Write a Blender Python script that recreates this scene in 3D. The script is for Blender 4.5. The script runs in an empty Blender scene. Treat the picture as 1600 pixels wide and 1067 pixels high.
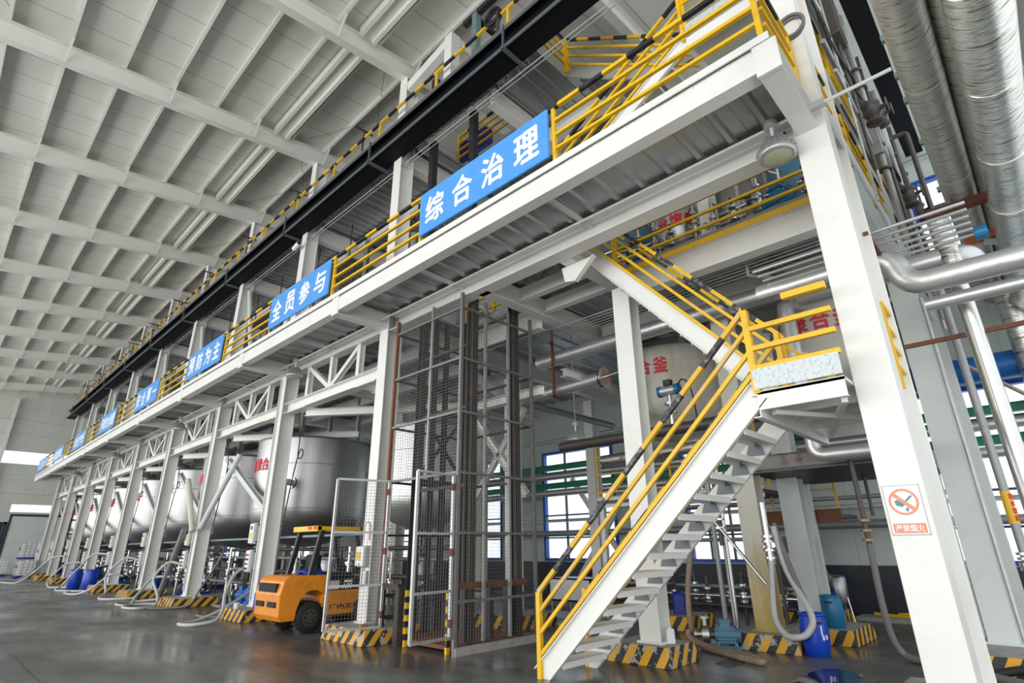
import bpy, math, random
from mathutils import Vector, Matrix
S = bpy.context.scene
COL = S.collection
random.seed(7)
PI = math.pi

# ------------------------------------------------------------------ camera
CAMR = (0.8079, 0.3627, 0.0103)
FPX = 849.23
def cam_axes(y, p, r):
    f = Vector((math.sin(y)*math.cos(p), math.cos(y)*math.cos(p), math.sin(p)))
    rt = Vector((math.cos(y), -math.sin(y), 0)); dn = f.cross(rt)
    c, s = math.cos(r), math.sin(r)
    return c*rt + s*dn, -s*rt + c*dn, f
R_, D_, F_ = cam_axes(*CAMR)
cd = bpy.data.cameras.new('camera'); cam = bpy.data.objects.new('camera', cd); COL.objects.link(cam)
cd.sensor_width = 36; cd.lens = 36*FPX/1600; cd.clip_start = .05; cd.clip_end = 300
m = Matrix.Identity(4)
for i in range(3):
    m[i][0] = R_[i]; m[i][1] = -D_[i]; m[i][2] = -F_[i]
m[2][3] = 1.6
cam.matrix_world = m
S.camera = cam
# ------------------------------------------------------------------ sky, light, exposure
w = bpy.data.worlds.new('sky'); S.world = w; w.use_nodes = True
nt = w.node_tree; bg = nt.nodes['Background']
bg.inputs[0].default_value = (.93, .97, 1, 1); bg.inputs[1].default_value = 1.0
def area(name, loc, rot, sx, sy, power, col=(1, .98, .95)):
    l = bpy.data.lights.new(name, 'AREA'); l.shape = 'RECTANGLE'; l.size = sx; l.size_y = sy
    l.energy = power; l.color = col
    o = bpy.data.objects.new(name, l); COL.objects.link(o); o.location = loc; o.rotation_euler = rot
    return o
# daylight of the open long side of the hall, lying low so that it reaches the roof
area('daylight_open_side', (-13, 22, 4.6), (0, math.radians(-95), 0), 9, 80, 4000)
S.view_settings.view_transform = 'Standard'; S.view_settings.look = 'None'
S.view_settings.exposure = .55; S.view_settings.gamma = 1; S.view_settings.use_curve_mapping = False
S.cycles.max_bounces = 6; S.cycles.diffuse_bounces = 4; S.cycles.glossy_bounces = 3
S.cycles.transparent_max_bounces = 12
S.cycles.use_denoising = True

# ------------------------------------------------------------------ materials
def mat(name, col, rough=.5, metal=0, dirt=None, dscale=2.0, damt=.4, bump=0, bscale=30, stretch=(1, 1, 1), var=0):
    M = bpy.data.materials.new(name); M.use_nodes = True
    n = M.node_tree.nodes; L = M.node_tree.links; b = n['Principled BSDF']
    b.inputs['Base Color'].default_value = (*col, 1); b.inputs['Roughness'].default_value = rough
    b.inputs['Metallic'].default_value = metal
    if dirt or bump or var:
        tc = n.new('ShaderNodeNewGeometry'); mp = n.new('ShaderNodeMapping')
        mp.inputs['Scale'].default_value = stretch; L.new(tc.outputs['Position'], mp.inputs['Vector'])
    if dirt or var:
        nz = n.new('ShaderNodeTexNoise'); nz.inputs['Scale'].default_value = dscale; nz.inputs['Detail'].default_value = 6
        nz.inputs['Roughness'].default_value = .65
        L.new(mp.outputs[0], nz.inputs['Vector'])
        rp = n.new('ShaderNodeValToRGB'); rp.color_ramp.elements[0].position = .5; rp.color_ramp.elements[1].position = .72
        L.new(nz.outputs['Fac'], rp.inputs['Fac'])
        mx = n.new('ShaderNodeMix'); mx.data_type = 'RGBA'
        mul = n.new('ShaderNodeMath'); mul.operation = 'MULTIPLY'; mul.inputs[1].default_value = damt
        L.new(rp.outputs['Color'], mul.inputs[0]); L.new(mul.outputs[0], mx.inputs['Factor'])
        mx.inputs[6].default_value = (*col, 1); mx.inputs[7].default_value = (*(dirt or col), 1)
        L.new(mx.outputs[2], b.inputs['Base Color'])
    if bump:
        n2 = n.new('ShaderNodeTexNoise'); n2.inputs['Scale'].default_value = bscale; n2.inputs['Detail'].default_value = 3
        L.new(mp.outputs[0], n2.inputs['Vector'])
        bp = n.new('ShaderNodeBump'); bp.inputs['Strength'].default_value = bump; bp.inputs['Distance'].default_value = .02
        L.new(n2.outputs['Fac'], bp.inputs['Height']); L.new(bp.outputs[0], b.inputs['Normal'])
    return M
WHITE = mat('white_paint', (.80, .80, .765), .42, dirt=(.62, .60, .54), dscale=1.3, damt=.35)
CREAM = mat('roof_white_paint', (.76, .76, .71), .5)
GREYW = mat('grey_white_paint', (.66, .70, .68), .45, dirt=(.5, .5, .46), dscale=1.6, damt=.4)
WORN = mat('stained_white_paint', (.64, .63, .56), .5, dirt=(.36, .31, .18), dscale=1.2, damt=.6, stretch=(1, 1, .35))
YEL = mat('yellow_paint', (.83, .50, .012), .4, dirt=(.42, .26, .05), dscale=5, damt=.45)
YELD = mat('yellow_paint_worn', (.72, .43, .02), .5, dirt=(.50, .48, .42), dscale=4, damt=.9)
BLK = mat('black_paint', (.018, .018, .024), .45, dirt=(.07, .07, .08), dscale=6, damt=.6)
BLKW = mat('black_paint_worn', (.025, .025, .032), .5, dirt=(.45, .45, .43), dscale=9, damt=.8)
CHAN = mat('charcoal_channel_paint', (.006, .007, .009), .7)
CHAN.node_tree.nodes['Principled BSDF'].inputs['Specular IOR Level'].default_value = .15
CHANL = mat('charcoal_bracket_lit_lip', (.10, .112, .125), .45)  # dark grey of the brackets; on the lips, caught light put into the colour
DSTEEL = mat('dark_mast_steel', (.055, .052, .05), .55, .3, dirt=(.14, .085, .05), dscale=3, damt=.7)
RUST = mat('rusty_steel', (.20, .075, .04), .75, .1, dirt=(.10, .04, .025), dscale=7, damt=.8)
RUSTG = mat('rust_eaten_grey_paint', (.27, .26, .24), .7, .1, dirt=(.13, .045, .025), dscale=4, damt=.95)
PRIMER = mat('red_primer', (.50, .12, .05), .6, dirt=(.5, .48, .45), dscale=6, damt=.8)
GALV = mat('galvanised_steel', (.52, .54, .54), .38, .55, dirt=(.38, .38, .37), dscale=9, damt=.6)
GALVP = mat('speckled_galvanised_plate', (.60, .65, .66), .45, .1, dirt=(.25, .28, .28), dscale=28, damt=.9)
DECK = mat('galvanised_deck', (.42, .435, .44), .36, .65, dirt=(.19, .195, .20), dscale=1.5, damt=.7, stretch=(.3, 2, 1))
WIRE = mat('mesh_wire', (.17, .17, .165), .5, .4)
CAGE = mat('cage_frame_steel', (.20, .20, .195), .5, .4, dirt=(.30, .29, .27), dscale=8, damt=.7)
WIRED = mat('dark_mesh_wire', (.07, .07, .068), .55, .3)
STAIN = mat('stainless_steel', (.43, .43, .43), .42, 1, bump=.16, bscale=3, stretch=(3, 3, .5))
CHROME = mat('bright_pipe_steel', (.68, .68, .66), .25, .95)
PIPEG = mat('grey_pipe_paint', (.32, .33, .33), .4, .4, dirt=(.2, .18, .15), dscale=5, damt=.5)
PIPED = mat('dark_pipe_steel', (.10, .09, .085), .5, .5, dirt=(.14, .09, .06), dscale=6, damt=.6)
TEAL = mat('teal_primed_steel', (.18, .27, .27), .5, .2)
CLAD = mat('aluminium_cladding', (.64, .65, .645), .40, .75, bump=.3, bscale=7)
def foil(name, rough, col, sc=(34, 4, 4)):
    M = mat(name, col, rough, .9); n = M.node_tree.nodes; L = M.node_tree.links; b = n['Principled BSDF']
    g = n.new('ShaderNodeNewGeometry'); mp = n.new('ShaderNodeMapping'); mp.inputs['Scale'].default_value = sc
    L.new(g.outputs['Position'], mp.inputs['Vector'])
    nz = n.new('ShaderNodeTexNoise'); nz.inputs['Scale'].default_value = 1; nz.inputs['Detail'].default_value = 4; nz.inputs['Distortion'].default_value = .7
    L.new(mp.outputs[0], nz.inputs['Vector'])
    bp = n.new('ShaderNodeBump'); bp.inputs['Strength'].default_value = .7; bp.inputs['Distance'].default_value = .016
    L.new(nz.outputs['Fac'], bp.inputs['Height']); L.new(bp.outputs[0], b.inputs['Normal'])
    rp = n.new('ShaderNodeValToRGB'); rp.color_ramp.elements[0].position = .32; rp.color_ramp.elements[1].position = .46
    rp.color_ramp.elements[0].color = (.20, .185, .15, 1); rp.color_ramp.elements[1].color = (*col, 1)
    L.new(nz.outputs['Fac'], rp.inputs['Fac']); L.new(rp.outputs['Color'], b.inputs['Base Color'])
    return M
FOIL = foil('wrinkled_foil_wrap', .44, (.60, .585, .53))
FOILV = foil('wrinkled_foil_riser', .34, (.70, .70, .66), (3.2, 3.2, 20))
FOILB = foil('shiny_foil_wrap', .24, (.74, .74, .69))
SIGNB = mat('blue_sign_face', (.075, .33, .80), .35, dirt=(.12, .40, .82), dscale=3, damt=.5)
LETW = mat('white_lettering', (.92, .92, .92), .4)
LETR = mat('red_lettering', (.72, .03, .05), .5)
SIGNW = mat('white_sign_face', (.84, .83, .80), .4)
SIGNR = mat('faded_red_print', (.74, .30, .18), .5)
SIGNG = mat('faded_green_print', (.10, .28, .27), .5)
BLUEP = mat('blue_plastic', (.006, .055, .50), .32, dirt=(.012, .10, .55), dscale=5, damt=.5)
BLUED = mat('dark_blue_plastic', (.012, .025, .26), .35)
TEALP = mat('teal_plastic', (.01, .16, .33), .35)
BLUEM = mat('blue_machine_paint', (.01, .12, .42), .4, dirt=(.02, .06, .14), dscale=6, damt=.6)
CYANM = mat('slate_blue_machine_paint', (.06, .18, .27), .45, dirt=(.04, .06, .08), dscale=6, damt=.6)
NATP = mat('natural_plastic', (.80, .83, .84), .4)
ORANGE = mat('forklift_orange', (.80, .27, .012), .35, dirt=(.36, .13, .03), dscale=3.5, damt=.55)
RUBBER = mat('black_rubber', (.014, .014, .014), .7)
HOSEW = mat('clear_wired_hose', (.50, .51, .50), .35)
HOSEG = mat('grey_hose', (.17, .17, .165), .5)
HOSEB = mat('brown_stained_hose', (.26, .18, .13), .45, dirt=(.38, .34, .3), dscale=4, damt=.8)
CABLE = mat('black_cable', (.01, .01, .011), .5)
GREYBOX = mat('grey_box_paint', (.47, .52, .49), .4)
RED = mat('red_paint', (.62, .02, .03), .4)
GREEN = mat('green_beam_paint', (.0, .22, .11), .45)
TANKC = mat('cream_tank_paint', (.62, .61, .54), .45, dirt=(.42, .32, .12), dscale=1.3, damt=.65, stretch=(2, 2, .4))
LENS = mat('lamp_lens', (.52, .55, .36), .25)
NAVY = mat('navy_wall_band', (.022, .028, .040), .5)
FRAMEB = mat('blue_window_frame', (.01, .075, .42), .4)
MULL = mat('dark_window_bar', (.05, .07, .085), .5)
CONC = mat('concrete', (.36, .35, .33), .75, dirt=(.16, .15, .14), dscale=4, damt=.7)
BRICKR = mat('red_brick', (.50, .20, .12), .8)
GREYPL = mat('grey_patch_paint', (.20, .23, .26), .5)

def stripe_mat(name, worn):
    M = mat(name, (.75, .4, .02), .6); n = M.node_tree.nodes; L = M.node_tree.links; b = n['Principled BSDF']
    g = n.new('ShaderNodeNewGeometry'); sp = n.new('ShaderNodeSeparateXYZ'); L.new(g.outputs['Position'], sp.inputs[0])
    def mth(op, a, c):
        q = n.new('ShaderNodeMath'); q.operation = op
        for i, v in enumerate((a, c)):
            if isinstance(v, (int, float)): q.inputs[i].default_value = v
            else: L.new(v, q.inputs[i])
        return q.outputs[0]
    d = mth('SUBTRACT', sp.outputs[0], sp.outputs[1])
    d = mth('SUBTRACT', d, mth('MULTIPLY', sp.outputs[2], .75))
    f = mth('FRACT', mth('MULTIPLY', d, 3.6), 0)
    st = mth('GREATER_THAN', f, .5)
    m1 = n.new('ShaderNodeMix'); m1.data_type = 'RGBA'; L.new(st, m1.inputs['Factor'])
    m1.inputs[6].default_value = (.74, .38, .02, 1); m1.inputs[7].default_value = (.03, .03, .033, 1)
    nz = n.new('ShaderNodeTexNoise'); nz.inputs['Scale'].default_value = 7; nz.inputs['Detail'].default_value = 8; nz.inputs['Roughness'].default_value = .7
    L.new(g.outputs['Position'], nz.inputs['Vector'])
    wr = mth('GREATER_THAN', nz.outputs['Fac'], worn)
    m2 = n.new('ShaderNodeMix'); m2.data_type = 'RGBA'; L.new(wr, m2.inputs['Factor'])
    L.new(m1.outputs[2], m2.inputs[6]); m2.inputs[7].default_value = (.42, .39, .35, 1)
    L.new(m2.outputs[2], b.inputs['Base Color'])
    return M
STRIPE = stripe_mat('hazard_stripes', .60)
STRIPEW = stripe_mat('worn_hazard_stripes', .55)

def floor_mat():
    M = mat('wet_concrete_floor', (.1, .1, .1), .3); n = M.node_tree.nodes; L = M.node_tree.links; b = n['Principled BSDF']
    g = n.new('ShaderNodeNewGeometry'); mp = n.new('ShaderNodeMapping'); mp.inputs['Scale'].default_value = (.9, .35, 1)
    L.new(g.outputs['Position'], mp.inputs['Vector'])
    a = n.new('ShaderNodeTexNoise'); a.inputs['Scale'].default_value = 1.1; a.inputs['Detail'].default_value = 8; a.inputs['Roughness'].default_value = .62
    L.new(mp.outputs[0], a.inputs['Vector'])
    r = n.new('ShaderNodeValToRGB'); r.color_ramp.elements[0].position = .33; r.color_ramp.elements[1].position = .70
    r.color_ramp.elements[0].color = (.060, .058, .056, 1); r.color_ramp.elements[1].color = (.185, .178, .165, 1)
    e = r.color_ramp.elements.new(.5); e.color = (.105, .102, .098, 1)
    L.new(a.outputs['Fac'], r.inputs['Fac'])
    # rusty stains
    c = n.new('ShaderNodeTexNoise'); c.inputs['Scale'].default_value = .55; c.inputs['Detail'].default_value = 5
    L.new(g.outputs['Position'], c.inputs['Vector'])
    rc = n.new('ShaderNodeValToRGB'); rc.color_ramp.elements[0].position = .60; rc.color_ramp.elements[1].position = .75
    L.new(c.outputs['Fac'], rc.inputs['Fac'])
    mx = n.new('ShaderNodeMix'); mx.data_type = 'RGBA'; L.new(rc.outputs['Color'], mx.inputs['Factor'])
    L.new(r.outputs['Color'], mx.inputs[6]); mx.inputs[7].default_value = (.16, .085, .045, 1)
    # slab joints
    sp = n.new('ShaderNodeSeparateXYZ'); L.new(g.outputs['Position'], sp.inputs[0])
    def mth(op, x, y=0, z=None):
        q = n.new('ShaderNodeMath'); q.operation = op
        for i, v in enumerate((x, y)):
            if isinstance(v, (int, float)): q.inputs[i].default_value = v
            else: L.new(v, q.inputs[i])
        return q.outputs[0]
    def joint(o, p, off):
        f = mth('FRACT', mth('ADD', mth('DIVIDE', o, p), off)); return mth('LESS_THAN', f, .012/p*2)
    j = mth('MAXIMUM', joint(sp.outputs[0], 2.6, .37), joint(sp.outputs[1], 3.4, .2))
    m3 = n.new('ShaderNodeMix'); m3.data_type = 'RGBA'; L.new(mth('MULTIPLY', j, .8), m3.inputs['Factor'])
    L.new(mx.outputs[2], m3.inputs[6]); m3.inputs[7].default_value = (.03, .03, .03, 1)
    L.new(m3.outputs[2], b.inputs['Base Color'])
    w2 = n.new('ShaderNodeTexNoise'); w2.inputs['Scale'].default_value = .8; w2.inputs['Detail'].default_value = 6
    L.new(mp.outputs[0], w2.inputs['Vector'])
    rr = n.new('ShaderNodeMapRange'); rr.inputs[1].default_value = .35; rr.inputs[2].default_value = .62; rr.inputs[3].default_value = .14; rr.inputs[4].default_value = .42
    L.new(w2.outputs['Fac'], rr.inputs[0]); L.new(rr.outputs[0], b.inputs['Roughness'])
    bp = n.new('ShaderNodeBump'); bp.inputs['Strength'].default_value = .12; bp.inputs['Distance'].default_value = .01
    L.new(a.outputs['Fac'], bp.inputs['Height']); L.new(bp.outputs[0], b.inputs['Normal'])
    return M
FLOOR = floor_mat()

def lined(name, col, line, axis, pitch, width, rough=.5):
    M = mat(name, col, rough); n = M.node_tree.nodes; L = M.node_tree.links; b = n['Principled BSDF']
    g = n.new('ShaderNodeNewGeometry'); sp = n.new('ShaderNodeSeparateXYZ'); L.new(g.outputs['Position'], sp.inputs[0])
    a = n.new('ShaderNodeMath'); a.operation = 'DIVIDE'; L.new(sp.outputs[axis], a.inputs[0]); a.inputs[1].default_value = pitch
    f = n.new('ShaderNodeMath'); f.operation = 'FRACT'; L.new(a.outputs[0], f.inputs[0])
    c = n.new('ShaderNodeMath'); c.operation = 'LESS_THAN'; L.new(f.outputs[0], c.inputs[0]); c.inputs[1].default_value = width/pitch
    nz = n.new('ShaderNodeTexNoise'); nz.inputs['Scale'].default_value = .7; nz.inputs['Detail'].default_value = 4; L.new(g.outputs['Position'], nz.inputs['Vector'])
    m0 = n.new('ShaderNodeMix'); m0.data_type = 'RGBA'; L.new(nz.outputs['Fac'], m0.inputs['Factor'])
    m0.inputs[6].default_value = (*[x*.86 for x in col], 1); m0.inputs[7].default_value = (*[min(1, x*1.1) for x in col], 1)
    m1 = n.new('ShaderNodeMix'); m1.data_type = 'RGBA'; L.new(c.outputs[0], m1.inputs['Factor'])
    L.new(m0.outputs[2], m1.inputs[6]); m1.inputs[7].default_value = (*line, 1); L.new(m1.outputs[2], b.inputs['Base Color'])
    return M
ROOFP = lined('roof_panel', (.74, .74, .69), (.30, .30, .28), 1, .98, .02)
WALLX = lined('wall_panel', (.52, .58, .55), (.40, .45, .43), 1, .95, .02)
WALLY = lined('end_wall_panel', (.66, .68, .62), (.52, .54, .50), 0, .95, .03)

def glass():
    M = bpy.data.materials.new('window_glass'); M.use_nodes = True; n = M.node_tree.nodes; L = M.node_tree.links
    for x in list(n):
        if x.type == 'BSDF_PRINCIPLED': n.remove(x)
    t = n.new('ShaderNodeBsdfTransparent'); t.inputs[0].default_value = (.95, .98, 1, 1)
    g = n.new('ShaderNodeBsdfGlossy'); g.inputs['Roughness'].default_value = .02
    x = n.new('ShaderNodeMixShader'); x.inputs[0].default_value = .06
    L.new(t.outputs[0], x.inputs[1]); L.new(g.outputs[0], x.inputs[2]); L.new(x.outputs[0], n['Material Output'].inputs[0])
    return M
def stained():
    M = mat('yellow_stained_column', (.62, .60, .52), .5); n = M.node_tree.nodes; L = M.node_tree.links; b = n['Principled BSDF']
    g = n.new('ShaderNodeNewGeometry'); sp = n.new('ShaderNodeSeparateXYZ'); L.new(g.outputs['Position'], sp.inputs[0])
    mp = n.new('ShaderNodeMapping'); mp.inputs['Scale'].default_value = (4, 4, .9); L.new(g.outputs['Position'], mp.inputs['Vector'])
    nz = n.new('ShaderNodeTexNoise'); nz.inputs['Scale'].default_value = 1.2; nz.inputs['Detail'].default_value = 6; L.new(mp.outputs[0], nz.inputs['Vector'])
    h = n.new('ShaderNodeMapRange'); h.inputs[1].default_value = .2; h.inputs[2].default_value = 2.0; h.inputs[3].default_value = .55; h.inputs[4].default_value = 0; L.new(sp.outputs[2], h.inputs[0])
    a = n.new('ShaderNodeMath'); a.operation = 'ADD'; L.new(nz.outputs['Fac'], a.inputs[0]); L.new(h.outputs[0], a.inputs[1])
    r = n.new('ShaderNodeValToRGB'); r.color_ramp.elements[0].position = .55; r.color_ramp.elements[1].position = .95
    r.color_ramp.elements[0].color = (.62, .60, .52, 1); r.color_ramp.elements[1].color = (.46, .34, .09, 1); L.new(a.outputs[0], r.inputs['Fac'])
    L.new(r.outputs['Color'], b.inputs['Base Color']); return M
STAINCOL = stained()
BRASS = mat('aged_brass', (.30,.21,.10), .4, .7)
GLASS = glass()
PUDDLE = mat('puddle_water', (.02,.02,.02), .03)

# ------------------------------------------------------------------ mesh builder
ORG = {}
class MB:
    def __init__(s): s.v = []; s.f = []; s.m = []; s.s = []
    def add(s, vs, fs, mi=0, sm=False):
        o = len(s.v); s.v += [Vector(x) for x in vs]
        for f in fs: s.f.append([o+i for i in f]); s.m.append(mi); s.s.append(sm)
    def box(s, x0, x1, y0, y1, z0, z1, mi=0):
        s.add([(x0,y0,z0),(x1,y0,z0),(x1,y1,z0),(x0,y1,z0),(x0,y0,z1),(x1,y0,z1),(x1,y1,z1),(x0,y1,z1)],
              [(0,3,2,1),(4,5,6,7),(0,1,5,4),(1,2,6,5),(2,3,7,6),(3,0,4,7)], mi); return s
    def fr(s, p0, p1, up=(0,0,1)):
        p0 = Vector(p0); p1 = Vector(p1); d = (p1-p0).normalized(); u = Vector(up)
        if abs(d.dot(u)) > .98: u = Vector((1,0,0)) if abs(d.x) < .9 else Vector((0,1,0))
        a = d.cross(u).normalized(); b = a.cross(d).normalized()
        return p0, p1, d, a, b
    def bar(s, p0, p1, w, h, mi=0, up=(0,0,1), oa=0, ob=0):
        p0, p1, d, a, b = s.fr(p0, p1, up); vs = []
        for p in (p0, p1):
            for i, j in ((-1,-1),(1,-1),(1,1),(-1,1)): vs.append(p + a*(oa+i*w/2) + b*(ob+j*h/2))
        s.add(vs, [(3,2,1,0),(4,5,6,7),(0,1,5,4),(1,2,6,5),(2,3,7,6),(3,0,4,7)], mi); return s
    def hsec(s, p0, p1, w, h, tf=.014, tw=.01, up=(0,0,1), mi=0):
        # I section: flanges are perpendicular to 'up'
        s.bar(p0, p1, w, tf, mi, up, 0, h/2-tf/2); s.bar(p0, p1, w, tf, mi, up, 0, -h/2+tf/2)
        s.bar(p0, p1, tw, h-2*tf, mi, up); return s
    def csec(s, p0, p1, w, h, t=.012, up=(0,0,1), side=1, mi=0):
        s.bar(p0, p1, w, t, mi, up, 0, h/2-t/2); s.bar(p0, p1, w, t, mi, up, 0, -h/2+t/2)
        s.bar(p0, p1, t, h-2*t, mi, up, side*(w/2-t/2), 0); return s
    def striped(s, p0, p1, w, h, L, ma, mb, up=(0,0,1)):
        p0 = Vector(p0); p1 = Vector(p1); n = max(1, round((p1-p0).length/L))
        for i in range(n): s.bar(p0.lerp(p1, i/n), p0.lerp(p1, (i+1)/n), w, h, (ma, mb)[i % 2], up)
        return s
    def ring(s, c, a, b, r, n): return [c + a*(r*math.cos(2*PI*i/n)) + b*(r*math.sin(2*PI*i/n)) for i in range(n)]
    def cyl(s, p0, p1, r0, r1=None, n=12, mi=0, cap=True):
        r1 = r0 if r1 is None else r1
        p0, p1, d, a, b = s.fr(p0, p1)
        s.add(s.ring(p0,a,b,r0,n)+s.ring(p1,a,b,r1,n), [(i,(i+1)%n,n+(i+1)%n,n+i) for i in range(n)], mi, True)
        if cap:
            s.add(s.ring(p0,a,b,r0,n), [tuple(range(n))[::-1]], mi); s.add(s.ring(p1,a,b,r1,n), [tuple(range(n))], mi)
        return s
    def tube(s, pts, r, n=8, mi=0, cap=True):
        P = [Vector(p) for p in pts]; k = len(P); T = []
        for i in range(k): T.append((P[min(i+1,k-1)]-P[max(i-1,0)]).normalized())
        u = Vector((0,0,1)) if abs(T[0].z) < .9 else Vector((1,0,0))
        a = T[0].cross(u).normalized(); vs = []; fs = []
        for i in range(k):
            a = (a - T[i]*a.dot(T[i])).normalized(); b = a.cross(T[i])
            vs += s.ring(P[i], a, b, r, n)
        for i in range(k-1):
            for j in range(n): fs.append((i*n+j, i*n+(j+1)%n, (i+1)*n+(j+1)%n, (i+1)*n+j))
        s.add(vs, fs, mi, True)
        if cap: s.add(vs[:n], [tuple(range(n))[::-1]], mi); s.add(vs[-n:], [tuple(range(n))], mi)
        return s
    def lathe(s, prof, c=(0,0,0), n=20, mi=0, axis='z', sm=True):
        c = Vector(c); vs = []; fs = []
        for r, z in prof:
            for i in range(n):
                t = 2*PI*i/n; x, y = r*math.cos(t), r*math.sin(t)
                vs.append(c + (Vector((x,y,z)) if axis == 'z' else Vector((z,x,y)) if axis == 'x' else Vector((y,z,x))))
        for k in range(len(prof)-1):
            for i in range(n): fs.append((k*n+i, k*n+(i+1)%n, (k+1)*n+(i+1)%n, (k+1)*n+i))
        s.add(vs, fs, mi, sm)
        if prof[0][0] > .001: s.add(vs[:n], [tuple(range(n))[::-1]], mi)
        if prof[-1][0] > .001: s.add(vs[-n:], [tuple(range(n))], mi)
        return s
    def prism(s, poly, a0, a1, axis='x', mi=0):
        # poly of 2d points, extruded along axis from a0 to a1
        def P(q, a): return (a,q[0],q[1]) if axis == 'x' else (q[0],a,q[1]) if axis == 'y' else (q[0],q[1],a)
        n = len(poly); vs = [P(q,a0) for q in poly]+[P(q,a1) for q in poly]
        s.add(vs, [tuple(range(n))[::-1], tuple(range(n,2*n))]+[(i,(i+1)%n,n+(i+1)%n,n+i) for i in range(n)], mi); return s
    def grid(s, c0, e1, e2, pitch, t, mi=0):
        # wire lattice on the rectangle c0 + e1*[0,1] + e2*[0,1]
        c0 = Vector(c0); e1 = Vector(e1); e2 = Vector(e2)
        for A, B in ((e1, e2), (e2, e1)):
            n = max(1, int(A.length/pitch))
            for i in range(1, n): s.bar(c0+A*(i/n), c0+A*(i/n)+B, t, t, mi, e1.cross(e2))
        return s
    def build(s, name, mats, parent=None, bevel=0):
        me = bpy.data.meshes.new(name)
        org = ORG[parent] if parent else Vector((0,0,0))
        xs = [v.x for v in s.v]; ys = [v.y for v in s.v]; zs = [v.z for v in s.v]
        c = Vector(((min(xs)+max(xs))/2, (min(ys)+max(ys))/2, min(zs)))
        me.from_pydata([v-c for v in s.v], [], s.f)
        if not isinstance(mats, (list, tuple)): mats = [mats]
        for x in mats: me.materials.append(x)
        me.polygons.foreach_set('material_index', s.m); me.polygons.foreach_set('use_smooth', s.s); me.update()
        o = bpy.data.objects.new(name, me); COL.objects.link(o)
        if parent: o.parent = parent
        o.location = c-org; ORG[o] = c
        if bevel:
            b = o.modifiers.new('bevel', 'BEVEL'); b.width = bevel; b.segments = 2; b.limit_method = 'ANGLE'
        return o

def tag(o, label, cat, group=None, kind=None):
    if label: o['label'] = label
    if cat: o['category'] = cat
    if group: o['group'] = group
    if kind: o['kind'] = kind
    return o
def thing(name, label, cat, loc=(0,0,0), group=None, kind=None, local=False, rotz=0):
    o = bpy.data.objects.new(name, None); COL.objects.link(o); o.location = loc; o.empty_display_size = .2
    o.rotation_euler = (0,0,rotz)
    ORG[o] = Vector((0,0,0)) if local else Vector(loc)
    return tag(o, label, cat, group, kind)
def dup(root, loc, label=None, group=None, rotz=None):
    r = root.copy(); COL.objects.link(r); r.location = loc
    if label: r['label'] = label
    if group: r['group'] = group
    if rotz is not None: r.rotation_euler = (0,0,rotz)
    for ch in list(root.children):
        c = ch.copy(); COL.objects.link(c); c.parent = r
        for g in ch.children:
            d = g.copy(); COL.objects.link(d); d.parent = c
    return r
def struct(mb, name, mats, label=None, cat=None):
    o = mb.build(name, mats); o['kind'] = 'structure'
    return tag(o, label, cat)
def text(s, c, right, up, w, h, mats, parent, name='lettering', bold=.06, depth=.004, gap=None):
    """one mesh of text fitted in w x h about c"""
    cu = bpy.data.curves.new('t', 'FONT'); cu.body = s; cu.size = 1; cu.extrude = .001
    if gap: cu.space_character = gap
    o = bpy.data.objects.new('t', cu); COL.objects.link(o)
    dg = bpy.context.evaluated_depsgraph_get(); me = bpy.data.meshes.new_from_object(o.evaluated_get(dg))
    COL.objects.unlink(o); bpy.data.objects.remove(o)
    mb = MB(); right = Vector(right).normalized(); up = Vector(up).normalized(); nrm = right.cross(up)
    X = [v.co.x for v in me.vertices]; Y = [v.co.y for v in me.vertices]
    if not X: return None
    x0, x1, y0, y1 = min(X), max(X), min(Y), max(Y); c = Vector(c)
    vs = [c + right*((v.co.x-(x0+x1)/2)/(x1-x0)*w) + up*((v.co.y-(y0+y1)/2)/(y1-y0)*h) + nrm*(depth if v.co.z > 0 else 0) for v in me.vertices]
    b = bold*.55*min(h, w/max(1,len(s)))
    for q, (dx, dy) in enumerate(((0,0),(b,0),(-b,0),(0,b),(0,-b))):
        mb.add([v+right*dx+up*dy+nrm*(.0006*q) for v in vs], [tuple(p.vertices) for p in me.polygons])
    return mb.build(name, mats, parent)
ORD = ['first','second','third','fourth','fifth','sixth','seventh','eighth','ninth','tenth','eleventh','twelfth','thirteenth','fourteenth','fifteenth','sixteenth','seventeenth','eighteenth']
def curve_pts(pts, n=8):
    P = [Vector(p) for p in pts]; out = []
    for i in range(len(P)-1):
        a, b, c, d = P[max(i-1,0)], P[i], P[i+1], P[min(i+2,len(P)-1)]
        for k in range(n):
            t = k/n; out.append(.5*((2*b)+(c-a)*t+(2*a-5*b+4*c-d)*t*t+(3*b-a-3*c+d)*t**3))
    return out+[P[-1]]
def elbow(pts, r=.2, n=6):
    """polyline with rounded corners"""
    P = [Vector(p) for p in pts]; out = [P[0]]
    for i in range(1, len(P)-1):
        a = (P[i-1]-P[i]); b = (P[i+1]-P[i]); k = min(r, a.length*.49, b.length*.49)
        s0 = P[i]+a.normalized()*k; s1 = P[i]+b.normalized()*k
        for j in range(n+1):
            t = j/n; out.append(s0*(1-t)**2+P[i]*2*t*(1-t)+s1*t*t)
    return out+[P[-1]]

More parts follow.
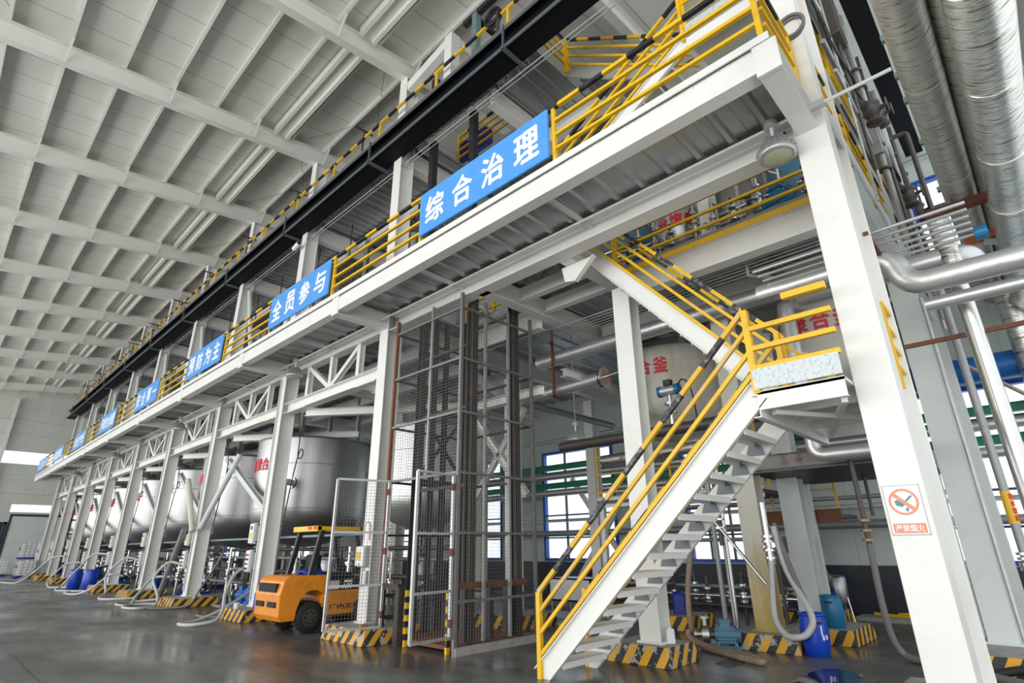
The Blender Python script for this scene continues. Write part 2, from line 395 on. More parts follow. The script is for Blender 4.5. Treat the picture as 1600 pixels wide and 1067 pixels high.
# ================================================================== SETTING
YL = lambda k: 10.46 + 5.194*k
YC = lambda k: YL(k) - .165
NK = 9
struct(MB().box(-14, 16.4, -5, 62, -.2, 0), 'floor', FLOOR)
zb = lambda x: 13.35 + .11*x              # underside of the rafters
zp = lambda x: zb(x) + .78                # roof sheet
ro = MB(); ro.add([(-14,-5,zp(-14)),(16.4,-5,zp(16.4)),(16.4,62,zp(16.4)),(-14,62,zp(-14)),
                   (-14,-5,zp(-14)+.1),(16.4,-5,zp(16.4)+.1),(16.4,62,zp(16.4)+.1),(-14,62,zp(-14)+.1)],
                  [(0,3,2,1),(4,5,6,7),(0,1,5,4),(1,2,6,5),(2,3,7,6),(3,0,4,7)])
struct(ro, 'ceiling', ROOFP)

def wall_holes(a0, a1, z0, z1, holes):
    """rectangles covering [a0,a1]x[z0,z1] minus holes (u0,u1,v0,v1)"""
    us = sorted({a0, a1, *[h[0] for h in holes], *[h[1] for h in holes]}); out = []
    for u0, u1 in zip(us, us[1:]):
        hs = sorted([h for h in holes if h[0] < u1-1e-6 and h[1] > u0+1e-6], key=lambda h: h[2]); z = z0
        for h in hs:
            if h[2] > z: out.append((u0, u1, z, h[2]))
            z = h[3]
        if z < z1: out.append((u0, u1, z, z1))
    return out
XW = 16.2
WINS = [(-1.5,1.95,1.15,5.0),(6.2,8.2,1.15,4.9),(10.7,13.9,1.15,5.0),(16.1,19.1,1.15,5.0),(21.3,24.3,1.15,5.0),(31.7,34.7,1.15,5.0),
        (-1.5,1.6,8.0,10.6),(5.5,8.5,8.0,10.6),(10.9,13.9,8.0,10.6),(16.1,19.1,8.0,10.6),(26.5,29.5,8.0,10.6),(42.0,45.0,1.15,5.0)]
mb = MB()
for u0,u1,v0,v1 in wall_holes(-5, 62, 1.12, zp(XW)+.02, WINS): mb.box(XW, XW+.2, u0, u1, v0, v1)
struct(mb, 'wall_back', WALLX)
struct(MB().box(XW-.03, XW+.2, -5, 62, 0, 1.12), 'wall_lower_band', NAVY)
wt = MB()
for z in (2.5, 5.4, 7.4, 11.2): wt.csec((XW-.09,-5,z),(XW-.09,62,z),.16,.1,.01)
struct(wt, 'trim_1', GREYW)
for i, (u0,u1,v0,v1) in enumerate(WINS):
    f = MB(); t = .09
    f.box(XW-.06,XW+.12,u0,u0+t,v0,v1).box(XW-.06,XW+.12,u1-t,u1,v0,v1).box(XW-.06,XW+.12,u0+t,u1-t,v0,v0+t).box(XW-.06,XW+.12,u0+t,u1-t,v1-t,v1)
    o = struct(f, 'window_%d' % (i+1), FRAMEB)
    b = MB()
    nz = 5 if v1-v0 > 3 else 3
    for k in range(1, nz): b.box(XW-.02, XW+.04, u0+t, u1-t, v0+(v1-v0)*k/nz-.025, v0+(v1-v0)*k/nz+.025)
    for k in range(1, 3): b.box(XW-.03, XW+.05, u0+(u1-u0)*k/3-.025, u0+(u1-u0)*k/3+.025, v0+t, v1-t)
    b.build('window_bars', MULL, o)
    MB().box(XW+.06, XW+.068, u0+t, u1-t, v0+t, v1-t).build('pane', GLASS, o)
# far end wall
YE = 60.5
EW = [(-9, 8.2, 8.35, 9.5), (4.9, 7.6, 4.6, 5.35), (-4, 4.9, 0, 3.75), (9.0, 13.0, 4.6, 5.6)]
mb = MB()
for u0,u1,v0,v1 in wall_holes(-14, 16.2, 0, zp(16.4), EW): mb.box(u0, u1, YE, YE+.2, v0, v1)
struct(mb, 'wall_end', WALLY)
for i, e in enumerate((EW[0], EW[1], EW[3])):
    u0,u1,v0,v1 = e
    f = MB().box(u0,u1,YE-.02,YE+.1,v0,v0+.08).box(u0,u1,YE-.02,YE+.1,v1-.08,v1)
    o = struct(f, 'window_%d' % (21+i), GREYW)
    MB().box(u0,u1,YE+.05,YE+.058,v0+.08,v1-.08).build('pane', GLASS, o)
gt = MB()
for z in (6.2, 7.3, 10.6, 11.8): gt.csec((-14,YE-.06,z),(16.2,YE-.06,z),.12,.14,.01)
struct(gt, 'trim_2', GREYW)
d = struct(MB().box(4.78,4.95,YE-.12,YE+.1,0,3.9).box(-4.1,4.95,YE-.12,YE+.1,3.75,3.9), 'door_1', NAVY)
MB().box(-4,4.78,YE+.12,YE+.2,0,3.75).build('dark_opening_sheet', NAVY, d)  # navy sheet puts the darkness of the open doorway into colour
tag(MB().box(5.05,8.6,YE-.25,YE-.15,.05,4.35).box(5.0,5.12,YE-.3,YE-.1,0,4.4,1).box(5.0,8.7,YE-.3,YE-.1,4.35,4.5,1).build('sliding_door', [GREYW, NAVY]),
    'tall pale sliding door panel with dark edge at the far end wall', 'door')
tag(MB().hsec((3.3,YE-.35,0),(3.3,YE-.35,13.6),.24,.3,.014,.01,(0,1,0)).build('wind_column', WHITE), 'slim white wind column standing before the far end wall', 'column')

# ================================================================== ROOF STEEL
for k in range(-1, 10):
    y = YC(k)
    mb = MB().hsec((-14,y,zb(-14)+.275),(16.2,y,zb(16.2)+.275),.24,.55,.016,.012)
    lab = 'white sloping roof rafter, %s from the near end of the hall' % ORD[k+1]
    r = tag(mb.build('roof_rafter', CREAM), lab, 'rafter', 'white roof rafters')
    for i in range(5):                    # flange braces from purlin to lower flange
        x = -1.5+1.17*(2*i-1)
        MB().bar((x,y-.06,zb(x)+.03),(x+.02,y-.42,zb(x)+.6),.05,.05).build('flange_brace', CREAM, r)
for i in range(16):
    x = -9.69 + 1.17*i
    if x > 9.3: break
    z = zb(x)+.55+.11
    tag(MB().csec((x,-4.8,z),(x,60.4,z),.075,.22,.008).build('roof_purlin', CREAM), 'white roof purlin running the length of the hall, %s from the open side' % ORD[i], 'purlin', 'white roof purlins')
for k in range(-1, 9):
    x = 5.12; z = zb(x)+.36
    mb = MB()
    y0, y1 = YC(k)+.13, YC(k+1)-.13
    mb.prism([(4.90,z+.34),(4.90,z+.06),(5.0,z+.06),(5.02,z+.16),(5.26,z+.16),(5.28,z+.06),(5.38,z+.06),(5.38,z+.34),(5.36,z+.34),(5.36,z+.09),(5.30,z+.09),(5.28,z+.19),(5.0,z+.19),(4.98,z+.09),(4.92,z+.09),(4.92,z+.34)], y0, y1, 'y')
    tag(mb.build('roof_trough', CREAM), 'pale folded steel trough hung between rafters, %s bay from the near end' % ORD[k+1], 'trough', 'folded roof troughs')
for k in range(0, 9):
    y = YC(k)
    o = thing('roof_brace', 'thin crossed brace rods under the roof sheet, %s bay from the near end' % ORD[k], 'brace', (2,y+2.6,13.9), 'roof brace rods')
    for xa, xb in ((6,8.4),(8.4,6),(-1.5,-4),(-4,-1.5)):
        MB().cyl((xa,y+.3,zb(xa)+.7),(xb,y+4.9,zb(xb)+.7),.012,n=5).build('rod', PIPEG, o)

# ================================================================== COLUMNS AND PEDESTALS
def column(x, yc, z0, z1, label, m=WHITE, w=.33, d=.40, group=None, name='steel_column'):
    mb = MB().hsec((x+d/2,yc,z0),(x+d/2,yc,z1),w,d,.02,.014,(1,0,0))
    mb.box(x-.04,x+d+.04,yc-w/2-.04,yc+w/2+.04,z0-.02,z0+.01)
    return tag(mb.build(name, m), label, 'column', group)
def pedestal(x0, x1, y0, y1, h, label, m=STRIPE):
    b = .05
    mb = MB(); mb.add([(x0-b,y0-b,0),(x1+b,y0-b,0),(x1+b,y1+b,0),(x0-b,y1+b,0),(x0,y0,h),(x1,y0,h),(x1,y1,h),(x0,y1,h)],
        [(0,3,2,1),(0,1,5,4),(1,2,6,5),(2,3,7,6),(3,0,4,7)]); mb.add([(x0,y0,h),(x1,y0,h),(x1,y1,h),(x0,y1,h)], [(0,1,2,3)], 1)
    return tag(mb.build('striped_pedestal', [m, CONC], bevel=.015), label, 'pedestal', 'hazard striped column pedestals')
for k in range(NK):
    extra = ' beside the lift cage' if k == 0 else ' left of the orange forklift' if k == 1 else ''
    column(6.45, YC(k), .28, zb(6.6)-.02, 'white front column%s, %s along the row from the lift cage' % (extra, ORD[k]), group='white front columns')
    y = YL(k)
    pedestal(5.9 if k else 5.95, 7.15, y-1.1, y+.3, .26, 'yellow and black striped pedestal under the %s front column from the lift cage' % ORD[k], STRIPEW if k == 0 else STRIPE)
mb = MB().box(6.45,6.80,.85,1.215,.28,11.3).box(6.80,7.62,1.0,1.04,.28,11.3).box(7.62,7.645,.85,1.215,.28,11.3).box(6.4,7.68,.8,1.26,.26,.29)
tag(mb.build('steel_column', WHITE, bevel=.01), 'big white column in the near right foreground with a no smoking board', 'column')
pedestal(6.2, 7.85, .5, 1.6, .26, 'striped pedestal under the big near white column')
column(11.15, 1.03, .26, 11.3, 'grey white end column right of the big near column', GREYW, .36, .42)
pedestal(10.0, 11.8, .35, 1.32, .24, 'striped pedestal at the lower right edge under the grey end column')
column(14.3, 1.03, .02, 11.3, 'grey white end column nearest the back wall', GREYW, .36, .4)
column(7.95, 4.83, .28, 6.1, 'white inner column behind the stair handrails', w=.34, d=.32)
pedestal(7.75, 8.55, 4.45, 5.4, .26, 'worn striped pedestal behind the foot of the staircase', STRIPEW)
column(10.3, 4.02, .26, 6.1, 'yellow stained column between the stairs and the pump', STAINCOL, .36, .36)
pedestal(9.95, 11.2, 3.45, 4.5, .25, 'worn striped pedestal under the stained column with the pump', STRIPEW)
column(11.55, 3.68, .26, 6.1, 'grey white column behind the blue barrel', GREYW, .38, .34)
pedestal(11.3, 12.6, 3.0, 4.1, .24, 'striped pedestal behind the blue barrel')
column(15.1, 4.75, .02, 6.1, 'worn white column before the dark wall band behind the stained column', WORN, .34, .34)
pedestal(13.6, 14.9, 3.9, 4.9, .25, 'small striped pedestal near the back wall carrying a dark pump')
pedestal(11.2, 12.3, 5.9, 7.0, .26, 'striped pedestal with the dark blue jerrycan on it behind the stairs')
pedestal(9.0, 10.3, 8.6, 10.2, .26, 'striped pedestal beyond the foot of the stair handrail')
n = 0
for X in (10.6, 14.3):
    for k in range(0, 7):
        n += 1
        column(X, YC(k), .02, 6.1, 'white inner column under the platform, %s row, %s bay from the lift cage' % ('middle' if X < 12 else 'back wall', ORD[k]), WORN if k % 2 else WHITE, .32, .34, 'inner columns under the platform')

# ================================================================== LEVEL TWO STEEL
def beam(p0, p1, w, h, label, m=WHITE, group=None, name='steel_beam', up=(0,0,1)):
    return tag(MB().hsec(p0, p1, w, h, .018, .012, up).build(name, m), label, 'beam', group)
g = beam((6.63,1.22,6.53),(6.63,YC(0)-.17,6.53),.30,.38,'deep white front girder over the stairs and the lift cage')
bl = MB()
for yy in (1.34, YC(0)-.30):
    for i in range(3):
        for j in range(5): bl.cyl((6.63,yy+.07*i,6.41+.06*j),(6.60,yy+.07*i,6.41+.06*j),.016,n=6)
bl.build('bolt', PIPED, g)
for k in range(8):
    a, b = YC(k)+.17, YC(k+1)-.17
    o = thing('truss_girder', 'white truss girder under the walkway, %s bay beyond the lift cage' % ORD[k], 'truss', (6.62,(a+b)/2,5.25), 'white truss girders')
    MB().hsec((6.62,a,6.56),(6.62,b,6.56),.26,.34,.016,.012).build('top_chord', WHITE, o)
    MB().hsec((6.62,a,5.40),(6.62,b,5.40),.26,.29,.016,.012).build('bottom_chord', WHITE, o)
    ys = [a+(b-a)*t for t in (.22,.5,.76)]
    for y in ys: MB().hsec((6.62,y,5.54),(6.62,y,6.40),.14,.14,.01,.008,(1,0,0)).build('upright', WHITE, o)
    for p, q in ((ys[1],ys[0]),(ys[1],ys[2])): MB().hsec((6.62,p,5.55),(6.62,q,6.38),.12,.12,.01,.008,(1,0,0)).build('diagonal', WHITE, o)
    MB().hsec((6.75,b-.9,5.16),(9.4,a+.4,5.16),.2,.2,.012,.01).build('wind_brace', WHITE, o)
    MB().hsec((6.75,a+.5,5.16),(9.4,b-.6,5.16),.16,.2,.012,.01).build('wind_brace', WHITE, o)
    MB().prism([(6.5,b-.25),(6.5,b-1.3),(7.3,b-1.35),(7.3,b-.95)],5.24,5.26,'z').build('gusset', WHITE, o)
    MB().prism([(6.5,a+.15),(6.5,a+1.0),(7.2,a+1.05),(7.2,a+.6)],5.24,5.26,'z').build('gusset', WHITE, o)
    # bolted splice at the column
    bb = MB()
    for i in range(2):
        for j in range(4): bb.cyl((6.61,a+.06+.08*i,6.45+.07*j),(6.585,a+.06+.08*i,6.45+.07*j),.014,n=6)
    bb.build('bolt', PIPED, o)
# walkway: fascia, brackets, joists
wk = thing('front_walkway', 'long white cantilever walkway edge carrying the blue slogan signs', 'walkway', (5.8, 27, 6.4))
f = MB()
f.box(5.18,5.20,1.0,53.6,6.48,6.74).box(5.18,5.38,1.0,53.6,6.46,6.48).box(5.18,5.215,1.0,53.6,6.74,6.75).box(5.205,5.215,1.0,53.6,6.74,6.82).box(5.15,5.17,.98,53.6,6.81,6.90).box(5.15,5.34,.98,53.6,6.90,6.912)
f.build('fascia_channel', WHITE, wk)
for k in range(-1, NK):
    y = YC(k) if k >= 0 else 1.05
    MB().hsec((5.20,y,6.57),(6.46,y,6.57),.24,.36,.016,.012).box(5.16,5.2,y-.13,y+.13,6.38,6.80).build('bracket', WHITE, wk)
yy = [4.45, 7.70]+[YC(k)+2.6 for k in range(8)]
for y in yy: MB().bar((5.3,y,6.62),(6.6,y,6.62),.06,.07).build('joist', GREYW, wk)
def deck(rects, z, name, label, p=.46, m=DECK):
    mb = MB()
    for x0,x1,y0,y1 in rects:
        n = max(1, round((y1-y0)/p)); q = (y1-y0)/n; prof = []
        for i in range(n):
            y = y0+i*q; prof += [(y,z),(y+.14*q,z),(y+.22*q,z+.045),(y+.55*q,z+.045),(y+.56*q,z+.04),(y+.57*q,z+.045),(y+.92*q,z+.045)]
        prof.append((y1,z)); vs = [(x0,y,zz) for y,zz in prof]+[(x1,y,zz) for y,zz in prof]; N = len(prof)
        mb.add(vs, [(i,i+1,N+i+1,N+i) for i in range(N-1)])
        mb.box(x0, x1, y0, y1, z+.06, z+.13, 1)
    o = mb.build(name, [m, CONC]); o['kind'] = 'structure'; return tag(o, label, 'floor deck')
X1 = 15.9
deck([(5.2,6.8,1.0,53.6),(6.8,8.6,5.35,7.35),(6.8,8.6,9.75,53.6),(8.6,X1,1.0,53.6)], 6.755, 'floor_upper', 'ribbed galvanised platform deck behind the walkway signs')
deck([(6.45,6.9,5.7,53.6),(6.9,8.25,5.7,7.3),(6.9,8.25,9.75,53.6),(8.25,8.8,5.7,53.6),(8.8,X1,1.0,53.6)], 11.72, 'floor_top', 'ribbed galvanised top deck behind the charcoal channel', .30)
# transverse and inner beams of both levels
for k in range(NK):
    beam((6.86,YC(k),6.50),(X1,YC(k),6.50),.26,.46,'white transverse beam under the platform at the %s front column from the lift cage' % ORD[k], WHITE, 'white transverse platform beams')
    beam((6.86,YC(k),11.42),(X1,YC(k),11.42),.24,.5,'white transverse beam under the top deck at the %s front column from the lift cage' % ORD[k], WHITE, 'white transverse top deck beams')
beam((6.75,5.2,6.54),(8.6,5.2,6.54),.24,.36,'short white transverse beam at the head of the upper stair flight')
beam((6.66,7.15,6.53),(X1,7.15,6.53),.26,.38,'white transverse beam along the near side of the lift shaft')
beam((8.62,1.25,6.42),(8.62,5.05,6.42),.26,.5,'white inner beam under the yellow platform railing')
for i, x in enumerate((7.65,8.45)): beam((x,5.34,6.56),(x,7.02,6.56),.16,.28,'white lengthwise joist between stair head and lift shaft, %s one' % ('front','rear')[i])
beam((8.62,7.3,6.42),(8.62,YC(0)-.15,6.42),.24,.5,'white inner beam at the back of the lift shaft')
for x in (10.55, 12.4, 14.4): beam((x,1.25,6.42),(x,7.0,6.42),.24,.5,'white lengthwise platform beam, %s behind the stair opening' % {10.55:'nearest',12.4:'second',14.4:'third'}[x])
for k in range(0, 7):
    for j, x in enumerate((8.2, 9.9, 11.6)):
        beam((x,YC(k)+.15,6.52),(x,YC(k+1)-.15,6.52),.16,.34,'white lengthwise joist under the platform, %s row, %s bay beyond the lift cage' % (ORD[j], ORD[k]), GREYW, 'lengthwise platform joists')
    for j, x in enumerate((8.3, 10.3)):
        beam((x,YC(k)+.14,11.5),(x,YC(k+1)-.14,11.5),.16,.32,'white lengthwise joist under the top deck, %s row, %s bay beyond the lift cage' % (ORD[j], ORD[k]), WHITE, 'lengthwise top deck joists')
beam((8.82,1.25,11.45),(8.82,10.1,11.45),.2,.42,'white inner beam beside the upper stair opening')
beam((6.8,7.1,11.42),(X1,7.1,11.42),.22,.46,'white transverse top deck beam beside the upper stair opening')
beam((7.65,1.03,6.42),(11.14,1.03,6.42),.26,.56,'white end beam between the big near column and the grey end column', GREYW)
beam((11.6,1.03,6.42),(X1,1.03,6.42),.26,.56,'white end beam from the grey end column to the back wall', GREYW)
tag(MB().box(6.9,X1,.86,.885,6.72,7.0).build('kick_plate', GALVP), 'long galvanised kick plate on the near end of the platform', 'kick plate')
# charcoal channel under the top deck
ch = thing('charcoal_channel', 'long charcoal steel channel along the top deck edge', 'channel', (6.2,27,11.2))
c = MB()
c.box(6.16,6.18,-.1,53.6,11.30,11.85)
c.box(5.98,6.18,-.1,53.6,11.83,11.86); c.box(5.96,5.98,-.1,53.6,11.76,11.87,1)
c.box(5.98,6.50,-.1,53.6,11.28,11.31); c.box(5.955,5.98,-.1,53.6,11.25,11.345,1)
c.build('channel', [CHAN, CHANL], ch)
for i in range(10):
    y = 5.85+5.05*i
    MB().bar((5.9,y,11.24),(6.62,y,11.24),.07,.07).build('joint_bracket', CHANL, ch)
    MB().bar((5.94,y,11.3),(5.94,y,11.9),.05,.03,0,(0,1,0)).build('joint_strap', CHANL, ch)
tag(MB().box(6.9,X1,.18,.56,11.25,11.3).box(6.9,X1,.54,.56,11.3,11.85).build('charcoal_end_channel', CHAN), 'broad black channel across the near end of the top deck', 'channel')
for i, (x, z) in enumerate(((6.56,11.1),(6.7,11.16))):
    tag(MB().cyl((x,1.3,z),(x,53,z),.014,n=5).build('guide_wire', GALV), 'thin %s rod running under the charcoal channel' % ('front','rear')[i], 'rod')

# ================================================================== RAILINGS
def guard(name, label, p0, p1, posts, rails, top, cat='railing', group=None, stripes=True, t=.05, m=YEL, tops=None, dark=BLK):
    """p0,p1 base line; posts: fractions; rails: heights; top: height; tops: own end points for the top rail"""
    p0 = Vector(p0); p1 = Vector(p1); o = thing(name, label, cat, p0.lerp(p1,.5), group)
    for q in posts:
        b = p0.lerp(p1,q); MB().bar(b, b+Vector((0,0,top)), t*1.15, t*1.15).build('post', m, o)
    for h in rails: MB().bar(p0+Vector((0,0,h)), p1+Vector((0,0,h)), t, t*.9).build('rail', m, o)
    a, b = (tops or (p0, p1)); a = Vector(a)+Vector((0,0,top)); b = Vector(b)+Vector((0,0,top))
    mb = MB()
    if stripes: mb.striped(a, b, t*1.2, t*1.2, .40, 0, 1)
    else: mb.bar(a, b, t, t)
    mb.build('top_rail', [m, dark], o)
    return o
SY = lambda k: (4.094+6.512*k, 7.23+6.512*k)
RX = 5.19
RH = (.22,.47,.74); RT = 1.0
ord_s = lambda k: ORD[k]
guard('guard_rail', 'yellow walkway railing at the near corner before the first blue sign', (RX,1.06,6.91),(RX,SY(0)[0]-.06,6.91), (0,1), RH, RT, group='yellow walkway railings', tops=((RX,1.06,6.91),(RX,SY(0)[1],6.91)))
for k in range(7):
    a, b = SY(k)[1]+.06, SY(k+1)[0]-.06
    guard('guard_rail', 'yellow walkway railing with striped top rail just beyond the %s blue sign' % ORD[k], (RX,a,6.91),(RX,b,6.91), (0,1), RH, RT, group='yellow walkway railings', tops=((RX,a-.06,6.91),(RX,SY(k+1)[1],6.91)))
guard('guard_rail', 'yellow walkway railing across the near end of the walkway', (5.25,1.02,6.91),(6.42,1.02,6.91), (.98,), RH, RT)
guard('guard_rail', 'long yellow railing along the near end of the platform', (6.92,.92,6.91),(X1,.92,6.91), [i/6 for i in range(7)], RH, RT)
guard('guard_rail', 'yellow railing of the inner platform behind the upper stair flight', (8.45,1.3,6.72),(8.45,5.15,6.72), (1,), (.22,.50,.80), 1.06)
tag(MB().box(8.43,8.455,1.25,5.2,6.62,6.72).build('kick_plate', YEL), 'yellow kick plate along the inner platform edge', 'kick plate')
o = guard('guard_rail', 'striped railing along the whole top deck edge above the charcoal channel', (6.25,1.0,11.86),(6.25,53.4,11.86), [], (.45,), .95, dark=BLK)
for i in range(22):
    y = 1.0+2.5*i
    if y < 53.4: MB().bar((6.25,y,11.86),(6.25,y,12.8),.05,.05).build('post', YEL, o)
for i in range(10):
    y = 12+4.2*i
    tag(MB().bar((6.3,y,11.86),(6.3,y,13.2),.04,.04).bar((6.0,y,13.2),(6.6,y,13.2),.05,.04).build('pipe_stand', PIPED), 'thin dark stand with crossbar behind the top railing, %s from the near end' % ORD[i], 'stand', 'pipe stands on the top deck')

# ================================================================== SIGNS
words = ['综合治理','全员参与','预防为主','安全第一','环境安全质量','安全生产责任','节能减排降耗','以人为本']
cn = ['first','second','third','fourth','fifth','sixth','seventh','eighth']
for k in range(8):
    y0, y1 = SY(k); o = thing('slogan_sign', 'blue slogan board with white characters on the walkway railing, %s from the near end' % cn[k], 'sign', (5.12,(y0+y1)/2,6.99), 'blue slogan boards')
    MB().box(5.10,5.135,y0,y1,6.98,7.87).build('board', SIGNB, o)
    n = len(words[k])
    for i, chh in enumerate(words[k]):
        L = y1-y0; y = y1-L*(.14+.72*i/(n-1)) if n > 1 else (y0+y1)/2
        wch = .50 if n == 4 else .40
        hh = .56 if chh != '一' else .07
        text(chh, (5.10,y,7.42), (0,-1,0), (0,0,1), wch, hh, LETW, o, 'character')

# ================================================================== STAIRCASES
def stair(label, x0, x1, yb, zb_, yt, zt, ntread, rail_sides, m=WHITE, skip_top=None):
    """flight rising from (yb,zb_) to (yt,zt) along Y between x0 and x1"""
    o = thing('steel_staircase', label, 'stairs', ((x0+x1)/2,(yb+yt)/2,zb_))
    B = Vector((0,yb,zb_)); T = Vector((0,yt,zt)); d = (T-B)
    for x in (x0+.03, x1-.03):
        mb = MB(); a = Vector((x,yb,zb_)); b = Vector((x,yt,zt)); s = 1 if x < (x0+x1)/2 else -1
        sd = math.copysign(1, yt-yb)*(-1 if x < (x0+x1)/2 else 1)
        mb.csec(a+Vector((0,0,.02)), b+Vector((0,0,.02)), .06, .26, .012, (0,0,1), -sd)
        mb.build('stringer', m, o)
    for i in range(ntread):
        t = (i+.95)/(ntread+1.55); p = B.lerp(T,t); s = 1 if yt > yb else -1
        mb = MB().box(x0+.06, x1-.06, p.y-.13, p.y+.13, p.z-.008, p.z+.004)
        yf = p.y-s*.13; yk = p.y+s*.13
        mb.box(x0+.06, x1-.06, yf-.006, yf+.006, p.z-.07, p.z+.004).box(x0+.06, x1-.06, yk-.006, yk+.006, p.z-.07, p.z+.004)
        mb.build('tread', m, o)
    for x, top_mats, mid in rail_sides:
        A = Vector((x,yb,zb_)); Bq = Vector((x,yt,zt)); up = Vector((0,0,1))
        far = x > (x0+x1)/2; dz = -.10 if far else 0
        for h in ((.26,) if far and zb_ > 1 else (.26,.52,.78)): MB().bar(A+up*(h+dz), Bq+up*(h+dz), .045,.045).build('rail', mid if h > .7 else YEL, o)
        MB().striped(A+up*(1.03+dz), Bq+up*(1.03+dz), .06,.055,.42,0,1).build('handrail', top_mats, o)
        for t in (0,1): 
            q = A.lerp(Bq,t); MB().bar(q, q+up*1.03, .065,.065).build('post', YEL, o)
    return o
st = stair('white steel staircase with yellow handrails rising from the floor to the landing', 6.12, 7.22, 5.42, 0, 2.08, 3.18, 13,
      [(6.15,[YELD,BLKW],YELD),(7.19,[YELD,BLKW],YEL)])
for i in range(12):                      # grey paint patches left on the far stringer above the treads
    t = (i+1.30)/14.55; y = 5.42+(2.08-5.42)*t; z = 3.18*t
    MB().prism([(y-.13,z-.03),(y+.11,z-.03),(y+.06,z+.10),(y-.02,z+.13),(y-.09,z+.09)], 7.14, 7.146, 'x').build('paint_patch', GREYPL, st)
# landing
ld = thing('stair_landing', 'white stair landing with speckled kick plate beside the big near column', 'landing', (7.35,1.6,3.0))
mb = MB().box(6.12,8.6,1.22,2.08,3.16,3.20)
mb.build('plate', GREYW, ld)
MB().csec((6.15,1.22,3.09),(6.15,2.08,3.09),.06,.20,.012,(0,0,1),-1).build('edge_beam', WHITE, ld)
MB().csec((8.57,1.22,3.09),(8.57,2.2,3.09),.06,.20,.012,(0,0,1),1).build('edge_beam', WHITE, ld)
MB().csec((6.12,2.12,3.04),(8.6,2.12,3.04),.08,.26,.012).build('edge_beam', WHITE, ld)
for x in (6.75,7.35,7.95): MB().bar((x,1.22,3.10),(x,2.08,3.10),.05,.12).build('joist', WHITE, ld)
MB().bar((6.3,1.3,2.99),(8.4,2.0,2.99),.06,.05).bar((6.3,2.0,2.98),(7.6,1.25,2.98),.06,.05).build('cross_angle', WHITE, ld)
MB().box(6.10,6.115,1.22,2.10,3.22,3.45).build('kick_plate', GALVP, ld)
guard('guard_rail', 'yellow landing railing with striped top rail left of the big near column', (6.14,1.2,3.2),(6.14,2.10,3.2), (.985,), (.27,.50,.74), 1.02, t=.06)
tag(MB().bar((8.5,1.85,3.2),(8.5,1.85,4.1),.08,.16).build('landing_post', YEL), 'short thick yellow post on the stair landing', 'post')
guard('guard_rail', 'yellow railing across the end of the stair landing', (7.15,.90,3.2),(7.60,.90,3.2), (.04,), (.27,.50,.74), 1.02, t=.05)
stair('white upper stair flight with yellow rails from the landing to the platform', 7.42, 8.42, 2.1, 3.2, 5.15, 6.72, 17,
      [(7.45,[YEL,BLKW],YEL),(8.39,[YEL,BLKW],YEL)])
# gussets at the head of the upper flight
g = MB(); g.prism([(5.42,6.35),(4.72,6.35),(5.12,6.0),(5.36,6.06)], 7.0, 7.02, 'x').bar((7.01,4.70,6.35),(7.01,5.12,5.99),.02,.10,0,(1,0,0))
tag(g.build('gusset_plate', WHITE), 'white gusset plate at the head of the upper stair flight', 'plate')
# flights to the top deck
stair('white stair flight from the walkway up to the high landing', 6.8, 7.7, 6.7, 6.9, 2.45, 9.4, 13,
      [(6.83,[YEL,BLK],YEL),(7.67,[YEL,BLK],YEL)])
lh = thing('stair_landing', 'high white stair landing under the top deck', 'landing', (7.7,1.9,9.2))
MB().box(6.8,8.7,1.3,2.45,9.36,9.4).build('plate', GREYW, lh)
MB().box(6.78,6.80,1.3,2.45,9.22,9.40).build('edge_beam', WHITE, lh)
MB().box(6.77,6.785,1.3,2.45,9.42,9.68).build('kick_plate', GALVP, lh)
MB().box(6.8,8.7,2.43,2.47,9.16,9.40).build('edge_beam', WHITE, lh)
guard('guard_rail', 'yellow railing of the high stair landing', (6.8,1.3,9.4),(6.8,2.5,9.4), (0,1), (.27,.52,.78), 1.05)
stair('grey stair flight from the high landing up to the top deck', 7.82, 8.7, 2.45, 9.4, 5.62, 11.86, 11,
      [(7.85,[YEL,BLK],YEL)], m=GALV)
guard('guard_rail', 'yellow railing beside the opening of the top deck stairs', (6.9,5.66,11.86),(7.8,5.66,11.86), (1,), (.27,.52,.78), 1.05)
guard('guard_rail', 'yellow striped railing beside the lift opening of the top deck, before the blue drums', (8.2,9.9,11.86),(8.2,7.5,11.86), (0,1), (.25,.5,.75), 1.0)

# ================================================================== LIFT CAGE
CX0, CX1, CY0, CY1, CZ = 6.40, 8.38, 7.46, 9.62, 6.36
lc = thing('lift_cage', 'tall wire mesh cage around the goods lift with two open gates', 'cage', ((CX0+CX1)/2,(CY0+CY1)/2,0))
for x, y, mm in ((CX0,CY0,CAGE),(CX1,CY0,CAGE),(CX1,CY1,PIPED),(CX0,CY1,RUST)):
    MB().bar((x,y,0),(x,y,CZ),.06,.06).build('post', mm, lc)
for z in (.78,1.85,2.86,3.96,5.0,6.05):
    MB().bar((CX0,CY0,z),(CX1,CY0,z),.045,.045).build('rail', CAGE, lc)
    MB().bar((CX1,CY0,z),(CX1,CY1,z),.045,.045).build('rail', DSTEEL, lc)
    if z > 2.7: MB().bar((CX0,CY0,z),(CX0,CY1,z),.045,.045).build('rail', CAGE, lc)
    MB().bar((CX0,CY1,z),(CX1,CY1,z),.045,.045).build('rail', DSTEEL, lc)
for x in (7.05,7.70): MB().bar((x,CY0+.02,.15),(x,CY0+.02,CZ),.05,.05).build('stud', PIPEG, lc)
MB().bar((CX0+.02,8.4,2.9),(CX0+.02,8.4,CZ),.05,.05).build('stud', PIPEG, lc)
zs = [.1,.78,1.85,2.86,3.96,5.0,6.05,6.33]
